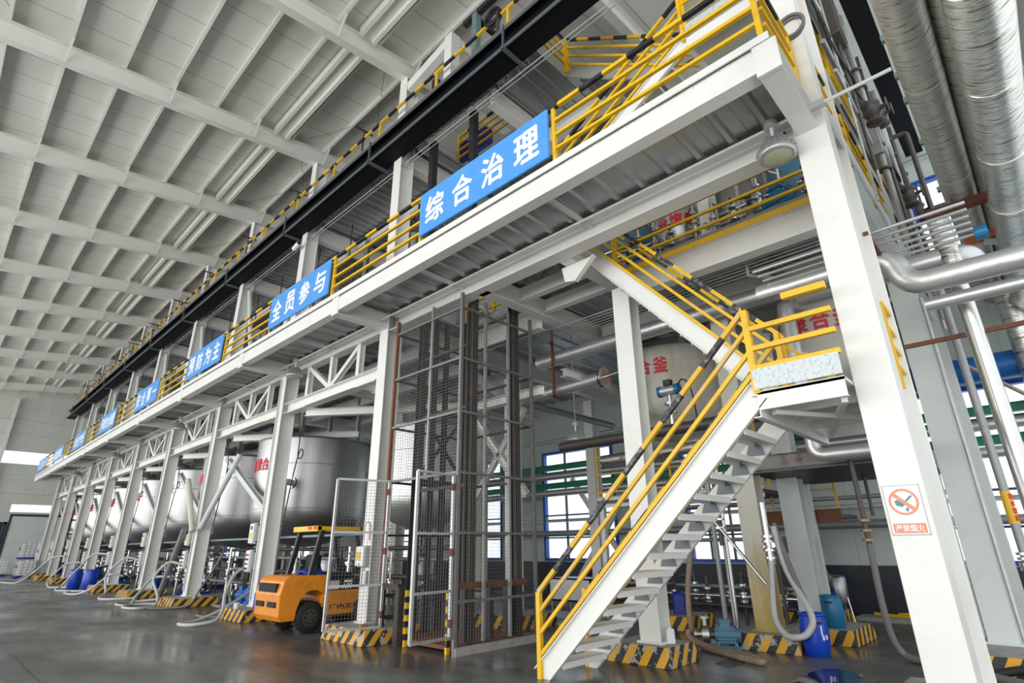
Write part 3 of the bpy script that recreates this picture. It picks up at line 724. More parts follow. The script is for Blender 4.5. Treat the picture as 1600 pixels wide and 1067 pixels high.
for a, b in zip(zs, zs[1:]):
    MB().grid((CX0,CY0,a),(CX1-CX0,0,0),(0,0,b-a),.058,.0036).build('mesh_panel', WIRE, lc)
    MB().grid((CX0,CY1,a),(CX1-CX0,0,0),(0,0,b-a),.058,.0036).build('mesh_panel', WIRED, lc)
    if a > 2.7: MB().grid((CX0,CY0,a),(0,CY1-CY0,0),(0,0,b-a),.058,.0036).build('mesh_panel', WIRE, lc)
MB().box(CX0-.02,CX1+.1,CY0-.06,CY0+.02,0,.12).build('sill', CONC, lc)
def gate(h, f, z0, z1, label, cross):
    h = Vector(h); f = Vector(f); u = Vector((0,0,1))
    g = MB()
    g.bar(h+u*z0,h+u*z1,.045,.045).bar(f+u*z0,f+u*z1,.045,.045)
    for z in (z0,z1,*cross): g.bar(h+u*z,f+u*z,.045,.04)
    o = g.build('gate', GALV, lc); o['label'] = label
    zz = [z0,*cross,z1]
    w_ = MB()
    for a, b in zip(zz, zz[1:]): w_.grid(h+u*a, f-h, u*(b-a), .058, .0045)
    w_.build('gate_mesh', WIRE, o)
    hb = MB()
    for t in (.08,.5,.92): hb.cyl(h+u*(z0+(z1-z0)*t-.06), h+u*(z0+(z1-z0)*t+.06), .032, n=8)
    hb.build('hinge', RUST, o)
gate((6.33,9.46,0),(5.36,9.74,0),.27,2.86,'left gate with a mesh leaf, swung open',[.98,1.9])
gate((6.33,7.50,0),(5.50,7.42,0),.27,2.80,'right gate with a mesh leaf, swung open',[.95,1.83])
# the lift itself
lf = thing('goods_lift', 'dark steel goods lift mast inside the wire cage', 'lift', (7.4,8.55,0))
for x, y in ((6.92,7.72),(8.12,7.72),(6.92,9.36),(8.12,9.36)):
    MB().hsec((x,y,0),(x,y,6.72),.15,.17,.014,.01,(0,1,0)).build('mast_post', DSTEEL, lf)
for x in (7.30,7.62):
    MB().hsec((x,9.40,0),(x,9.40,6.6),.09,.1,.01,.008,(0,1,0)).build('guide_rail', DSTEEL, lf)
for z in (2.9,4.4,5.7):
    MB().bar((6.92,9.36,z),(8.12,9.36,z),.08,.08).build('tie', DSTEEL, lf)
    MB().bar((6.92,7.72,z-.2),(6.92,9.36,z-.2),.06,.06).build('tie', DSTEEL, lf)
MB().bar((6.92,9.34,3.0),(8.12,9.34,4.35),.06,.06).bar((8.12,9.34,3.0),(6.92,9.34,4.35),.06,.06).build('brace', DSTEEL, lf)
MB().box(6.5,8.25,7.65,9.45,.05,.11).build('platform', RUST, lf)
MB().bar((6.5,7.64,1.0),(8.3,7.64,1.0),.1,.1).build('bumper', RUST, lf)
for x in (6.9,7.5,7.95): MB().bar((x,7.8,.11),(x,7.8,1.0),.13,.1).build('buffer_post', DSTEEL, lf)
MB().cyl((7.45,8.5,1.0),(7.45,8.5,6.6),.012,n=6).build('chain', PIPED, lf)
for y in (7.7, 8.85):
    x = 6.46; z1 = 1.02
    pp = MB().striped((x,y,0),(x,y,.9),.07,.05,.1,0,1,(0,1,0))
    tag(pp.build('bollard', [YEL,BLK]), 'thin striped yellow and black post %s of the lift gate opening' % ('on the right' if y < 8 else 'in the middle'), 'post')
tag(MB().bar((6.38,8.98,0),(6.38,8.98,.95),.12,.12).bar((6.38,9.55,0),(6.38,9.55,.95),.1,.12).bar((6.38,8.98,.95),(6.38,9.55,.95),.1,.1).build('entry_barrier', DSTEEL), 'low dark steel frame at the foot of the lift cage left side', 'frame')
# upper lift head and dark posts on the platform
tag(MB().bar((6.95,7.85,6.9),(6.95,7.85,11.6),.16,.16).build('hoist_post', BLK), 'black square hoist post between walkway and top deck, right one', 'post', 'black hoist posts')
tag(MB().bar((6.95,9.40,6.9),(6.95,9.40,11.6),.16,.16).build('hoist_post', BLK), 'black square hoist post between walkway and top deck, left one', 'post', 'black hoist posts')
gn = thing('hoist_gantry', 'dark steel hoist gantry standing on the top deck', 'gantry', (6.75,7.5,11.86))
MB().bar((6.62,7.45,11.86),(6.62,7.45,14.25),.16,.16).build('post', TEAL, gn)
MB().bar((6.62,9.0,11.86),(6.62,9.0,13.2),.16,.16).build('post', BLK, gn)
MB().bar((6.62,6.2,14.25),(6.62,7.9,14.25),.14,.14).build('beam', BLK, gn)
MB().bar((6.70,7.45,14.1),(8.4,7.45,14.1),.12,.12).build('arm', BLK, gn)
wf = thing('portal_frame', 'small white portal frame on the top deck beside the hoist gantry', 'frame', (6.6,9.3,11.86))
MB().bar((6.55,8.3,11.86),(6.55,8.3,14.1),.28,.28).build('post', WHITE, wf)
MB().bar((6.55,8.3,13.98),(6.55,10.1,13.65),.2,.30).build('beam', WHITE, wf)
MB().bar((6.7,8.3,13.98),(8.6,8.3,13.98),.2,.28).build('beam', WHITE, wf)
rl = thing('winch_reel', 'black cable reel fixed at the top deck railing', 'reel', (6.2,6.45,12.7))
MB().tube([(6.2,6.45+.22*math.cos(t*PI/10),12.9+.22*math.sin(t*PI/10)) for t in range(21)],.035,6).tube([(6.28,6.45+.22*math.cos(t*PI/10),12.9+.22*math.sin(t*PI/10)) for t in range(21)],.035,6).build('coil', CABLE, rl)
MB().bar((6.24,6.3,12.0),(6.24,6.3,12.95),.07,.07).build('bracket', PIPED, rl)
# pipe braces between upper columns
for k in (1, 2):
    y = YC(k)
    tag(MB().cyl((6.72,y+.15,11.0),(6.72,y+1.7,7.0),.085,n=10).build('pipe_brace', GREYW), 'grey diagonal pipe brace leaning on the %s upper column' % ORD[k], 'brace', 'diagonal pipe braces')
tag(MB().cyl((6.72,YC(2)-.2,11.0),(6.72,YC(2)-1.9,7.0),.085,n=10).build('pipe_brace', GREYW), 'grey diagonal pipe brace falling to the right of the third upper column', 'brace', 'diagonal pipe braces')
for k in range(3, 8):
    tag(MB().cyl((6.72,YC(k)-.2,11.0),(6.72,YC(k)-1.9,7.0),.08,n=8).build('pipe_brace', GREYW), 'grey diagonal pipe brace beside the %s upper column' % ORD[k], 'brace', 'diagonal pipe braces')

# ================================================================== STEEL TANKS BEHIND THE FRONT COLUMNS
def tank(c, R, z0, z1, label, txt, m=STAIN, group='stainless steel tanks', face=PI, tcol=LETR, th=.42, hang=6.77):
    o = thing('process_tank', label, 'tank', (c[0],c[1],z0), group)
    prof = [(.12,z0-.02)]+[(R*math.sin(t*PI/16), z0+.62*R*(1-math.cos(t*PI/16))) for t in range(1,9)]+[(R,z1)]
    prof = [(r, z) for r, z in prof]
    MB().lathe(prof, (c[0],c[1],0), 40).build('shell', m, o)
    sm = MB()
    for z in (z0+.62*R, (z0+.62*R+z1)/2+.25): sm.lathe([(R+.004,z-.012),(R+.012,z),(R+.004,z+.012)], (c[0],c[1],0), 40)
    sm.build('seam', m, o)
    MB().lathe([(R+.03,z1-.05),(R+.03,z1),(R*.9,z1+.05),(.02,z1+.06)], (c[0],c[1],0), 40).build('lid', m, o)
    for i in range(4):
        t = PI/4+i*PI/2; MB().box(c[0]+R*.8*math.cos(t)-.06, c[0]+R*.8*math.cos(t)+.06, c[1]+R*.8*math.sin(t)-.06, c[1]+R*.8*math.sin(t)+.06, z1-.1, hang).build('support_lug', m, o)
    if txt:
        n = len(txt)
        for i, chh in enumerate(txt):
            # characters wrap round the shell
            ang = face + (i-(n-1)/2)*(th*1.08/R); nx, ny = math.cos(ang), math.sin(ang)
            text(chh, (c[0]+nx*(R+.012), c[1]+ny*(R+.012), z0+.62*R+(z1-z0-.62*R)*.62), (-ny,nx,0), (0,0,1), th*.9, th, tcol, o, 'character')
    return o
TK = []
for k in range(0, 7):
    yc = YC(k+1)+2.5 if k else YC(1)+2.55
    TK.append(yc)
    tank((8.92, yc), 1.78, 1.70, 4.98, 'big stainless tank behind the front columns, %s from the lift cage' % ORD[k], '缩聚合釜', face=PI+.08, th=.37)
tank((9.6, YC(0)+2.4), 1.25, 2.1, 4.8, 'smaller steel tank in shadow behind the lift cage', None, CLAD, None)
tank((12.2, 6.15), 1.3, 3.95, 5.98, 'cream tank with red characters behind the white inner column', '聚合釜', TANKC, None, face=PI-.0, th=.36)
tank((12.0, 2.45), 1.05, 4.35, 5.98, 'cream tank with red characters above the stair landing', '缩聚合釜', TANKC, None, face=PI-.10, th=.36)

for i,(a_,b_,w_) in enumerate((((9.3,8.5,2.7),(9.3,10.2,4.7),.16),((9.3,10.2,2.7),(9.3,8.5,4.7),.12),((8.62,7.3,4.75),(8.62,10.1,4.75),.2),((8.7,10.0,5.9),(11.5,10.0,4.9),.16),((9.3,7.3,5.3),(12.5,7.3,5.3),.18))):
    tag(MB().hsec(a_,b_,w_,w_,.01,.008).build('steel_beam', WHITE), 'white %s behind the lift cage' % ('diagonal rising to the left','diagonal rising to the right','level beam at mid height','sloping beam on the left','level beam running back')[i], 'beam')
lg = guard('landing_gate', 'yellow gate frame at the lift opening of the platform', (8.35,9.55,6.9),(8.35,7.6,6.9), (0,.5,1), (.15,.5,.85), 1.2, stripes=False)

sc_ = thing('security_camera', 'small white camera on the second upper column under the charcoal channel', 'camera', (6.3,YC(1),10.6))
MB().box(6.28,6.44,YC(1)-.03,YC(1)+.03,10.72,10.78).build('bracket', GALV, sc_); MB().cyl((6.24,YC(1)+.2,10.70),(6.24,YC(1)-.12,10.78),.07,n=14).build('housing', SIGNW, sc_); MB().cyl((6.24,YC(1)-.12,10.78),(6.24,YC(1)-.14,10.785),.05,n=12).build('lens', BLK, sc_)
tag(MB().tube([(6.40,.95+.17*math.cos(t*PI/10),8.05+.17*math.sin(t*PI/10)) for t in range(21)],.022,7).tube([(6.43,.95+.16*math.cos(t*PI/10),8.03+.16*math.sin(t*PI/10)) for t in range(21)],.022,7).build('cable_coil', HOSEG), 'grey cable coil hanging on the big near column above the walkway', 'coil')

# ================================================================== PIPES
def pipe(name, label, pts, r, m, rad=.25, n=14, cat='pipe', group=None, bands=0, bm=None, flanges=()):
    P = elbow(pts, rad) if len(pts) > 2 else [Vector(p) for p in pts]
    o = thing(name, label, cat, P[0], group)
    MB().tube(P, r, n).build('pipe_run', m, o)
    if bands:
        A = Vector(pts[0]); B = Vector(pts[-1]) if len(pts) == 2 else Vector(pts[1])
        L = (B-A).length; k = max(1, int(L/bands))
        d = (B-A).normalized()
        for i in range(1, k+1):
            q = A+d*(L*(i/(k+.5))); MB().cyl(q-d*.014, q+d*.014, r*1.025, n=n).build('band', bm or m, o)
    for q, d in flanges:
        q = Vector(q); d = Vector(d).normalized()
        MB().cyl(q-d*.05, q-d*.015, r*1.75, n=12).cyl(q+d*.015, q+d*.05, r*1.75, n=12).build('flange', CHROME, o)
    return o
# big wrapped pipes at the upper right, running across to the back wall
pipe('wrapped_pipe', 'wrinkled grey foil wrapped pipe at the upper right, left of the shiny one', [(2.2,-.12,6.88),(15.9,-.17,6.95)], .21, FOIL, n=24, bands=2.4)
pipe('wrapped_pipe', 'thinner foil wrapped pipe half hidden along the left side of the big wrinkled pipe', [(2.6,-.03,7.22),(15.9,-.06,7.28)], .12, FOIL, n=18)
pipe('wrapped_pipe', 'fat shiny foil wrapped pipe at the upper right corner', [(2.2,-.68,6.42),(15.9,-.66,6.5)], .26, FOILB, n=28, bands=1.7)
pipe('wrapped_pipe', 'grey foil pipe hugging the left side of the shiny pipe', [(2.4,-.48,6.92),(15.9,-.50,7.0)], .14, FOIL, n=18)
pipe('clad_pipe', 'pale pipe at the extreme upper right edge', [(2.6,-1.22,6.98),(15.9,-1.2,7.0)], .19, CLAD, n=18)
pipe('steel_pipe', 'teal primed pipe between the two foil wrapped pipes', [(3,-.44,7.36),(15.9,-.42,7.4)], .095, TEAL)
tag(MB().cyl((7.35,-.44,7.36),(7.47,-.44,7.36),.15,n=14).cyl((7.52,-.44,7.36),(7.6,-.44,7.36),.15,n=14).build('pipe_clamp', RED), 'red clamp on the teal pipe, nearer one', 'clamp', 'red pipe clamps')
tag(MB().cyl((8.35,-.44,7.36),(8.45,-.44,7.36),.15,n=14).build('pipe_clamp', RED), 'red clamp on the teal pipe, farther one', 'clamp', 'red pipe clamps')
for i, x in enumerate((5.5,6.9,7.7,8.3,9.5,11.2)):
    tag(MB().bar((x,.12,7.52),(x,-1.6,7.52),.07,.09).build('support_bar', TEAL), 'teal support bar across the wrapped pipes, %s from the near side' % ORD[i], 'support', 'teal pipe supports')
mb = MB().bar((10.4,.36,6.63),(10.4,-1.5,6.63),.10,.02).bar((10.35,.36,6.70),(10.35,-1.5,6.70),.02,.14)
tag(mb.build('angle_support', RUST), 'rusty red angle bar under the wrinkled pipe', 'support')
sp = thing('angle_support', 'orange primed angle bracket under the shiny pipe at the right edge', 'support', (11.8,-.8,6.1))
MB().bar((11.85,0,6.62),(11.85,-1.6,6.62),.12,.02).bar((11.78,0,6.68),(11.78,-1.6,6.68),.02,.13).build('angle', PRIMER, sp)
MB().bar((11.85,-.25,6.58),(11.85,-1.6,6.05),.09,.09).build('strut', GALV, sp)
# elbowed clad pipes beside the big column
pipe('elbow_pipe', 'bright clad pipe with double elbow right of the big near column', [(8.5,2.6,5.36),(8.5,.80,5.36),(8.5,.70,4.86),(8.5,-.75,4.83)], .155, CLAD, .24, 18, bands=1.2)
pipe('elbow_pipe', 'clad pipe with an upturned end behind the double elbow pipe', [(9.1,2.2,5.38),(9.1,.04,5.36),(9.7,-.06,5.36)], .15, CLAD, .25, 16)
pipe('clad_pipe', 'thin clad pipe under the double elbow pipe', [(8.75,.6,4.62),(8.75,-1.6,4.6)], .09, CLAD)
for i in range(6):
    x = 7.75+.2*i
    tag(MB().cyl((x,2.4,5.42),(x,-.12,5.42),.024,n=8).build('conduit', GALV), 'thin galvanised conduit of the bundle right of the big near column, %s from the front' % ORD[i], 'conduit', 'conduit bundle')
tag(MB().cyl((8.75,-.12,5.42),(8.75,-.26,5.42),.09,n=12).build('conduit_plug', TEALP), 'light blue cap at the end of the conduit bundle', 'cap')
tag(MB().bar((7.6,.9,5.37),(8.9,.9,5.37),.06,.05).build('conduit_bracket', RUST), 'rusty bracket carrying the conduit bundle', 'bracket')
# vertical pipes at the right
pipe('vertical_pipe', 'bright vertical steel pipe at the right edge', [(9.05,.20,1.2),(9.05,.20,4.95)], .10, CHROME, bands=1.3)
pipe('wrapped_pipe', 'foil wrapped riser on top of the bright vertical pipe', [(9.05,.20,4.95),(9.05,.20,5.9)], .13, FOILV)
vp = pipe('vertical_pipe', 'grey vertical pipe with a yellow sleeve near the right edge', [(10.9,.5,1.25),(10.9,.5,5.6)], .055, PIPEG, flanges=[((10.9,.5,1.42),(0,0,1)),((10.9,.5,1.28),(0,0,1))])
MB().cyl((10.9,.5,1.85),(10.9,.5,2.3),.062,n=12).build('marker_sleeve', YEL, vp)
for i in range(4): text('热水管道'[i], (10.9-.045,.5-.052,2.23-.1*i), (.77,-.64,0), (0,0,1), .06, .08, LETR, vp, 'character')
pipe('vertical_pipe', 'thin slanted brown pipe behind the grey vertical pipe', [(10.9,.55,4.3),(11.3,-.6,3.2)], .03, HOSEB)
pipe('vertical_pipe', 'slim galvanised conduit on the edge of the grey end column', [(11.16,.80,.3),(11.16,.80,5.6)], .03, GALV)
pipe('wrapped_pipe', 'grey wrapped downpipe right of the bright vertical pipe', [(15.4,-.35,6.8),(15.4,-.35,0)], .2, FOILV)
tag(MB().bar((9.6,1.05,4.35),(9.6,-.9,4.35),.05,.06).build('support_bar', RUST), 'thin rusty bar under the double elbow pipe', 'support')
# back wall pipework
pipe('wall_pipe', 'broad blue pipe high on the back wall at the right', [(15.7,-4.8,5.25),(15.7,7.0,5.25)], .30, BLUEM, n=18)
for i, (z, r, mm, nm) in enumerate(((4.0,.12,CLAD,'upper pale'),(3.42,.12,CLAD,'lower pale'),(2.05,.10,PIPEG,'grey lower'))):
    pipe('wall_pipe', '%s pipe along the back wall' % nm, [(15.6,-4.8,z),(15.6,18,z)], r, mm)
for i, z in enumerate((4.35,3.7)):
    tag(MB().hsec((15.85,-4.8,z),(15.85,18,z),.16,.2).build('rail_beam', GREEN), '%s green beam along the back wall' % ('upper','lower')[i], 'beam', 'green wall beams')
pipe('wall_pipe', 'thin dark pipe with a bend down the back wall behind the barrel', [(15.4,9,1.75),(15.4,4.6,1.75),(15.4,4.4,.9),(15.0,4.0,.75)], .05, PIPEG)
pipe('wall_pipe', 'long grey pipe across the back under the platform', [(14.9,1.0,2.62),(14.9,8.6,2.62)], .05, PIPEG)
for i,(a,b) in enumerate((((15.9,12.4,.3),(15.9,9.6,3.9)),((15.9,9.7,.3),(15.9,12.3,3.9)))):
    tag(MB().bar(a,b,.16,.1,0,(1,0,0)).build('wall_brace', GREYW), 'grey diagonal wall brace across the window left of the stairs, %s' % ('rising to the right','rising to the left')[i], 'brace', 'crossed wall braces')
# horizontal pipes under the platform behind the cage and stairs
pipe('clad_pipe', 'bright thick pipe slung under the platform behind the stairs', [(10.0,8.6,5.98),(10.0,1.4,6.02)], .17, CLAD, n=18, bands=1.5)
pipe('clad_pipe', 'bright pipe below the thick one behind the lift cage', [(10.0,9.6,5.12),(10.0,6.7,5.2)], .14, CLAD, n=16, flanges=[((10.0,6.7,5.2),(0,1,0))])
pipe('steel_pipe', 'slim polished rod end of the lower bright pipe', [(10.0,6.7,5.2),(10.0,5.95,5.25)], .04, CHROME)
pipe('steel_pipe', 'grey sloping pipe behind the right side of the lift cage', [(9.6,8.9,4.95),(13.6,8.9,4.95)], .09, PIPEG)
pipe('steel_pipe', 'dark pipe crossing behind the white inner column', [(10.0,8.0,3.78),(10.0,3.2,3.78)], .11, PIPED)
pipe('steel_pipe', 'foil wrapped pipe end above the yellow inner railing', [(11.2,7.7,3.55),(11.2,5.0,3.6)], .13, FOIL)
pipe('vertical_pipe', 'bright vertical pipe left of the cream tank', [(10.3,6.3,6.3),(10.3,6.3,4.5),(10.6,6.0,4.3)], .11, CLAD, .15)
pipe('vertical_pipe', 'bright riser with an elbow right of the cream tank over the landing', [(10.3,2.75,4.2),(10.3,2.75,5.9),(11.1,2.6,6.05)], .15, CLAD, .3)
pipe('vertical_pipe', 'grey riser through the platform above the landing', [(10.3,2.75,6.0),(10.3,2.75,6.7)], .12, PIPEG)
for i in range(5):
    tag(MB().cyl((8.95+.13*i,1.3,6.25),(8.95+.13*i,8.4,6.25),.016,n=6).build('conduit', GALV), 'thin conduit under the platform above the bright thick pipe, %s from the bottom' % ORD[i], 'conduit', 'conduits under the platform')
pipe('elbow_pipe', 'bright elbow pipe under the stair landing', [(10.1,2.70,3.6),(10.1,2.70,2.98),(10.1,1.25,2.98)], .11, CLAD, .2, 16, flanges=[((10.1,2.70,3.4),(0,0,1))])
for i,(y,z) in enumerate(((6.0,5.9),(8.0,5.2))):
    tag(MB().bar((9.8,y,z-.25),(9.8,y,6.7),.05,.05).bar((9.75,y,z-.22),(10.3,y,z-.22),.05,.05).build('pipe_hanger', RUST), 'rusty pipe hanger under the platform, %s' % ('behind the white inner column','right of the lift cage')[i], 'hanger', 'rusty pipe hangers')
tag(MB().bar((9.1,2.9,6.72),(9.1,2.9,6.05),.04,.04).bar((9.1,2.9,6.05),(9.5,2.6,6.05),.04,.04).build('pipe_hanger', GALV), 'thin bent hanger under the inner platform beam', 'hanger')

# low platforms at the back
pf = thing('low_platform', 'rusty edged dark platform behind the stair landing', 'platform', (11.7,2.7,2.8))
MB().box(10.4,13.2,1.35,3.95,2.82,2.88).build('plate', BLK, pf)
MB().csec((10.4,1.35,2.98),(10.4,3.95,2.98),.07,.3,.012,(0,0,1),1).csec((10.4,1.37,2.98),(13.2,1.37,2.98),.07,.3,.012).build('edge_beam', RUSTG, pf)
for x,y in ((13.1,1.5),(13.1,3.8)): MB().bar((x,y,0),(x,y,2.85),.12,.12).build('leg', GREYW, pf)
pf = thing('low_platform', 'grey low platform with yellow railing behind the white inner column', 'platform', (13,6.2,2.6))
MB().box(12.0,13.8,4.3,8.5,2.62,2.70).build('plate', PIPED, pf)
MB().csec((12.0,4.3,2.66),(12.0,8.5,2.66),.07,.26,.012,(0,0,1),1).build('edge_beam', GREYW, pf)
for x,y in ((12.1,8.4),(13.7,8.4),(13.7,4.4)): MB().bar((x,y,0),(x,y,2.6),.12,.12).build('leg', GREYW, pf)
guard('guard_rail', 'thin yellow railing of the grey low platform behind the white inner column', (12.03,4.3,2.8),(12.03,8.45,2.8), (0,.5,1), (.1,.55,1.0), 1.4, stripes=False, t=.04, m=YELD)
guard('guard_rail', 'thin yellow railing of the small platform before the back wall', (13.25,3.3,2.2),(13.25,4.6,2.2), (0,1), (.05,.5), 1.0, stripes=False, t=.04, m=YELD)
tag(MB().box(13.2,14.4,3.25,4.9,2.12,2.2,0).box(13.18,13.2,3.25,4.9,2.05,2.3,1).build('small_platform', [BLK,RUST]), 'small rusty platform before the back wall behind the grey column', 'platform')

# ------------------------------------------------------------------ hanging pipe with hose at the right of the stairs
hp = pipe('hanging_pipe', 'dark hanging pipe with brass flanges left of the big near column', [(10.35,2.25,2.9),(10.35,2.25,1.55)], .038, PIPED)
for z in (1.95,1.80,1.66): MB().cyl((10.35,2.25,z-.018),(10.35,2.25,z+.018),.085,n=12).build('flange', BRASS, hp)
pipe('steel_pipe', 'thin rusty pipe stub hanging behind the dark hanging pipe', [(12.5,2.55,2.9),(12.5,2.55,2.1)], .03, PIPED)
def hose(label, pts, r, m, n=8, group=None):
    return tag(MB().tube(curve_pts(pts, 9), r, n).build('hose', m), label, 'hose', group)
hose('dark grey hose hanging from the brass flanged pipe down to the floor', [(10.35,2.25,1.6),(10.36,2.26,1.2),(10.38,2.27,.75),(10.45,2.25,.3),(10.5,2.15,.08),(10.3,1.9,.05),(10.0,1.5,.05),(9.6,1.0,.05),(9.2,.5,.05)], .048, HOSEG)
hose('thick dark hose lying on the striped pedestal at the lower right edge', [(9.7,1.15,.04),(9.8,.9,.12),(9.85,.6,.16),(9.7,.2,.10),(9.3,-.2,.05)], .05, RUBBER)

# ================================================================== LAMPS AND CONDUIT
tag(MB().cyl((6.28,.1,6.56),(6.28,52,6.56),.022,n=8).build('lamp_conduit', WHITE), 'long white lamp conduit under the walkway', 'conduit')
tag(MB().cyl((6.28,.78,6.56),(6.28,1.12,6.56),.055,n=8).build('conduit_box', GREYBOX), 'small grey green conduit fitting at the big near column', 'fitting')
def lamp(x, y, z, label, sc=1.0, tilt=.0):
    o = thing('pendant_lamp', label, 'lamp', (x,y,z-.55*sc), 'bell lamps under the walkway')
    def L(pr): return [(r*sc, z-.55*sc+h*sc) for r, h in pr]
    MB().lathe(L([(.085,.46),(.085,.55),(.03,.56)]), (x,y,0), 14).build('junction_box', GREYBOX, o)
    MB().cyl((x,y,z-.28*sc),(x,y,z-.08*sc),.022*sc,n=8).build('stem', WHITE, o)
    h = MB().lathe(L([(.045,.29),(.10,.27),(.15,.18),(.20,.10),(.22,.05),(.215,.02),(.19,.015)]), (x,y,0), 28)
    for i in range(20):
        t = 2*PI*i/20; h.bar((x+.10*sc*math.cos(t),y+.10*sc*math.sin(t),z-.27*sc),(x+.225*sc*math.cos(t),y+.225*sc*math.sin(t),z-.49*sc),.012*sc,.05*sc)
    h.build('lamp_housing', GALV, o)
    MB().lathe(L([(.19,.02),(.10,.004),(.01,0)]), (x,y,0), 24).build('lens', LENS, o)
for i in range(5):
    y = 1.40 if i == 0 else 14.35+9.9*(i-1)
    lamp(6.25, y, 6.62, 'bell lamp hanging under the walkway, %s from the near end' % ORD[i])
lamp(10.0, 7.56, 4.3, 'small bell lamp hanging behind the white inner column', .8)
pipe('lamp_conduit', 'thin drop rod of the small bell lamp', [(10.0,7.56,4.3),(10.0,7.56,6.6)], .012, PIPEG)

# ================================================================== WARNING BOARDS
def nosmoke(c, w, h, label, right=(0,-1,0), fancy=True):
    c = Vector(c); rt = Vector(right); up = Vector((0,0,1)); nr = rt.cross(up)
    o = thing('warning_board', label, 'sign', c)
    def P(u, v, q=0): return c+rt*u+up*v+nr*q
    mb = MB(); vs = [P(-w/2,-h/2),P(w/2,-h/2),P(w/2,h/2),P(-w/2,h/2)]+[P(-w/2,-h/2,.006),P(w/2,-h/2,.006),P(w/2,h/2,.006),P(-w/2,h/2,.006)]
    mb.add(vs, [(0,3,2,1),(4,5,6,7),(0,1,5,4),(1,2,6,5),(2,3,7,6),(3,0,4,7)]); mb.build('board', SIGNW, o)
    bd = MB()
    for a0,a1,b0,b1 in ((-.5,.5,-.5,-.485),(-.5,.5,.485,.5),(-.5,-.48,-.5,.5),(.48,.5,-.5,.5)): bd.add([P(a0*w,b0*h,.0072),P(a1*w,b0*h,.0072),P(a1*w,b1*h,.0072),P(a0*w,b1*h,.0072)],[(0,1,2,3)])
    bd.build('border', PIPEG, o)
    R = w*.40; cy = h*.16; mb = MB(); n = 40; vs = []
    for i in range(n):
        t = 2*PI*i/n
        for r in (R, R*.83): vs.append(P(r*math.cos(t), cy+r*math.sin(t), .008))
    mb.add(vs, [(2*i,2*((i+1)%n),2*((i+1)%n)+1,2*i+1) for i in range(n)])
    q = .055*w; s2 = math.sqrt(.5); a = R*.86
    mb.add([P(-a*s2-q*s2,cy+a*s2-q*s2,.009),P(a*s2-q*s2,cy-a*s2-q*s2,.009),P(a*s2+q*s2,cy-a*s2+q*s2,.009),P(-a*s2+q*s2,cy+a*s2+q*s2,.009)], [(0,1,2,3)])
    mb.build('prohibition_ring', SIGNR, o)
    mb = MB()
    mb.add([P(-.22*w,cy-.10*w,.0075),P(-.06*w,cy-.16*w,.0075),P(.02*w,cy-.08*w,.0075),P(-.02*w,cy+.08*w,.0075),P(-.12*w,cy+.17*w,.0075),P(-.16*w,cy+.06*w,.0075),P(-.24*w,cy+.04*w,.0075)], [tuple(range(7))])
    mb.add([P(-.02*w,cy-.02*w,.0075),P(.03*w,cy-.05*w,.0075),P(.26*w,cy+.16*w,.0075),P(.22*w,cy+.20*w,.0075)], [(0,1,2,3)])
    mb.add([P(0,cy-.27*w,.0075),P(.07*w,cy-.30*w,.0075),P(.10*w,cy-.2*w,.0075),P(.05*w,cy-.16*w,.0075)], [(0,1,2,3)])
    mb.build('match_symbol', SIGNG, o)
    mb = MB(); y0, y1 = -h*.46, -h*.27
    mb.add([P(-w*.43,y0,.008),P(w*.43,y0,.008),P(w*.43,y1,.008),P(-w*.43,y1,.008)], [(0,1,2,3)]); mb.build('caption_bar', SIGNR, o)
    text('严禁烟火', P(0,(y0+y1)/2,.009), rt, up, w*.74, (y1-y0)*.72, LETW, o, 'caption', .03, .001)
    return o
nosmoke((6.447,1.04,1.90), .30, .45, 'no smoking warning board with match symbol on the big near column')
nosmoke((7.947,4.83,1.78), .28, .44, 'no smoking warning board on the white inner column behind the stairs')
nosmoke((6.447,YC(0),8.15), .28, .62, 'small no smoking board on the front column behind the walkway railing')

av = thing('actuator_valve', 'steel valve with a blue capped actuator by the cream tank', 'valve', (10.0,5.13,4.2))
MB().cyl((10,5.30,4.58),(10,4.98,4.58),.10,n=16).build('actuator', GALV, av)
for y0_,y1_ in ((5.36,5.30),(4.98,4.90)): MB().cyl((10,y0_,4.58),(10,y1_,4.58),.115,n=16).build('end_cap', TEALP, av)
MB().box(9.94,10.06,5.06,5.22,4.68,4.80).build('position_box', BLK, av)
MB().cyl((10,5.13,3.88),(10,5.13,4.48),.045,n=10).cyl((10,5.13,4.1),(10,5.13,4.14),.12,n=14).cyl((10,5.13,4.28),(10,5.13,4.32),.12,n=14).build('valve_body', CHROME, av)
MB().tube(curve_pts([(10,4.95,4.62),(9.95,4.8,4.74),(9.95,4.66,4.6),(9.98,4.62,4.3),(10,4.6,3.85)],6),.015,6).build('cable', CABLE, av)

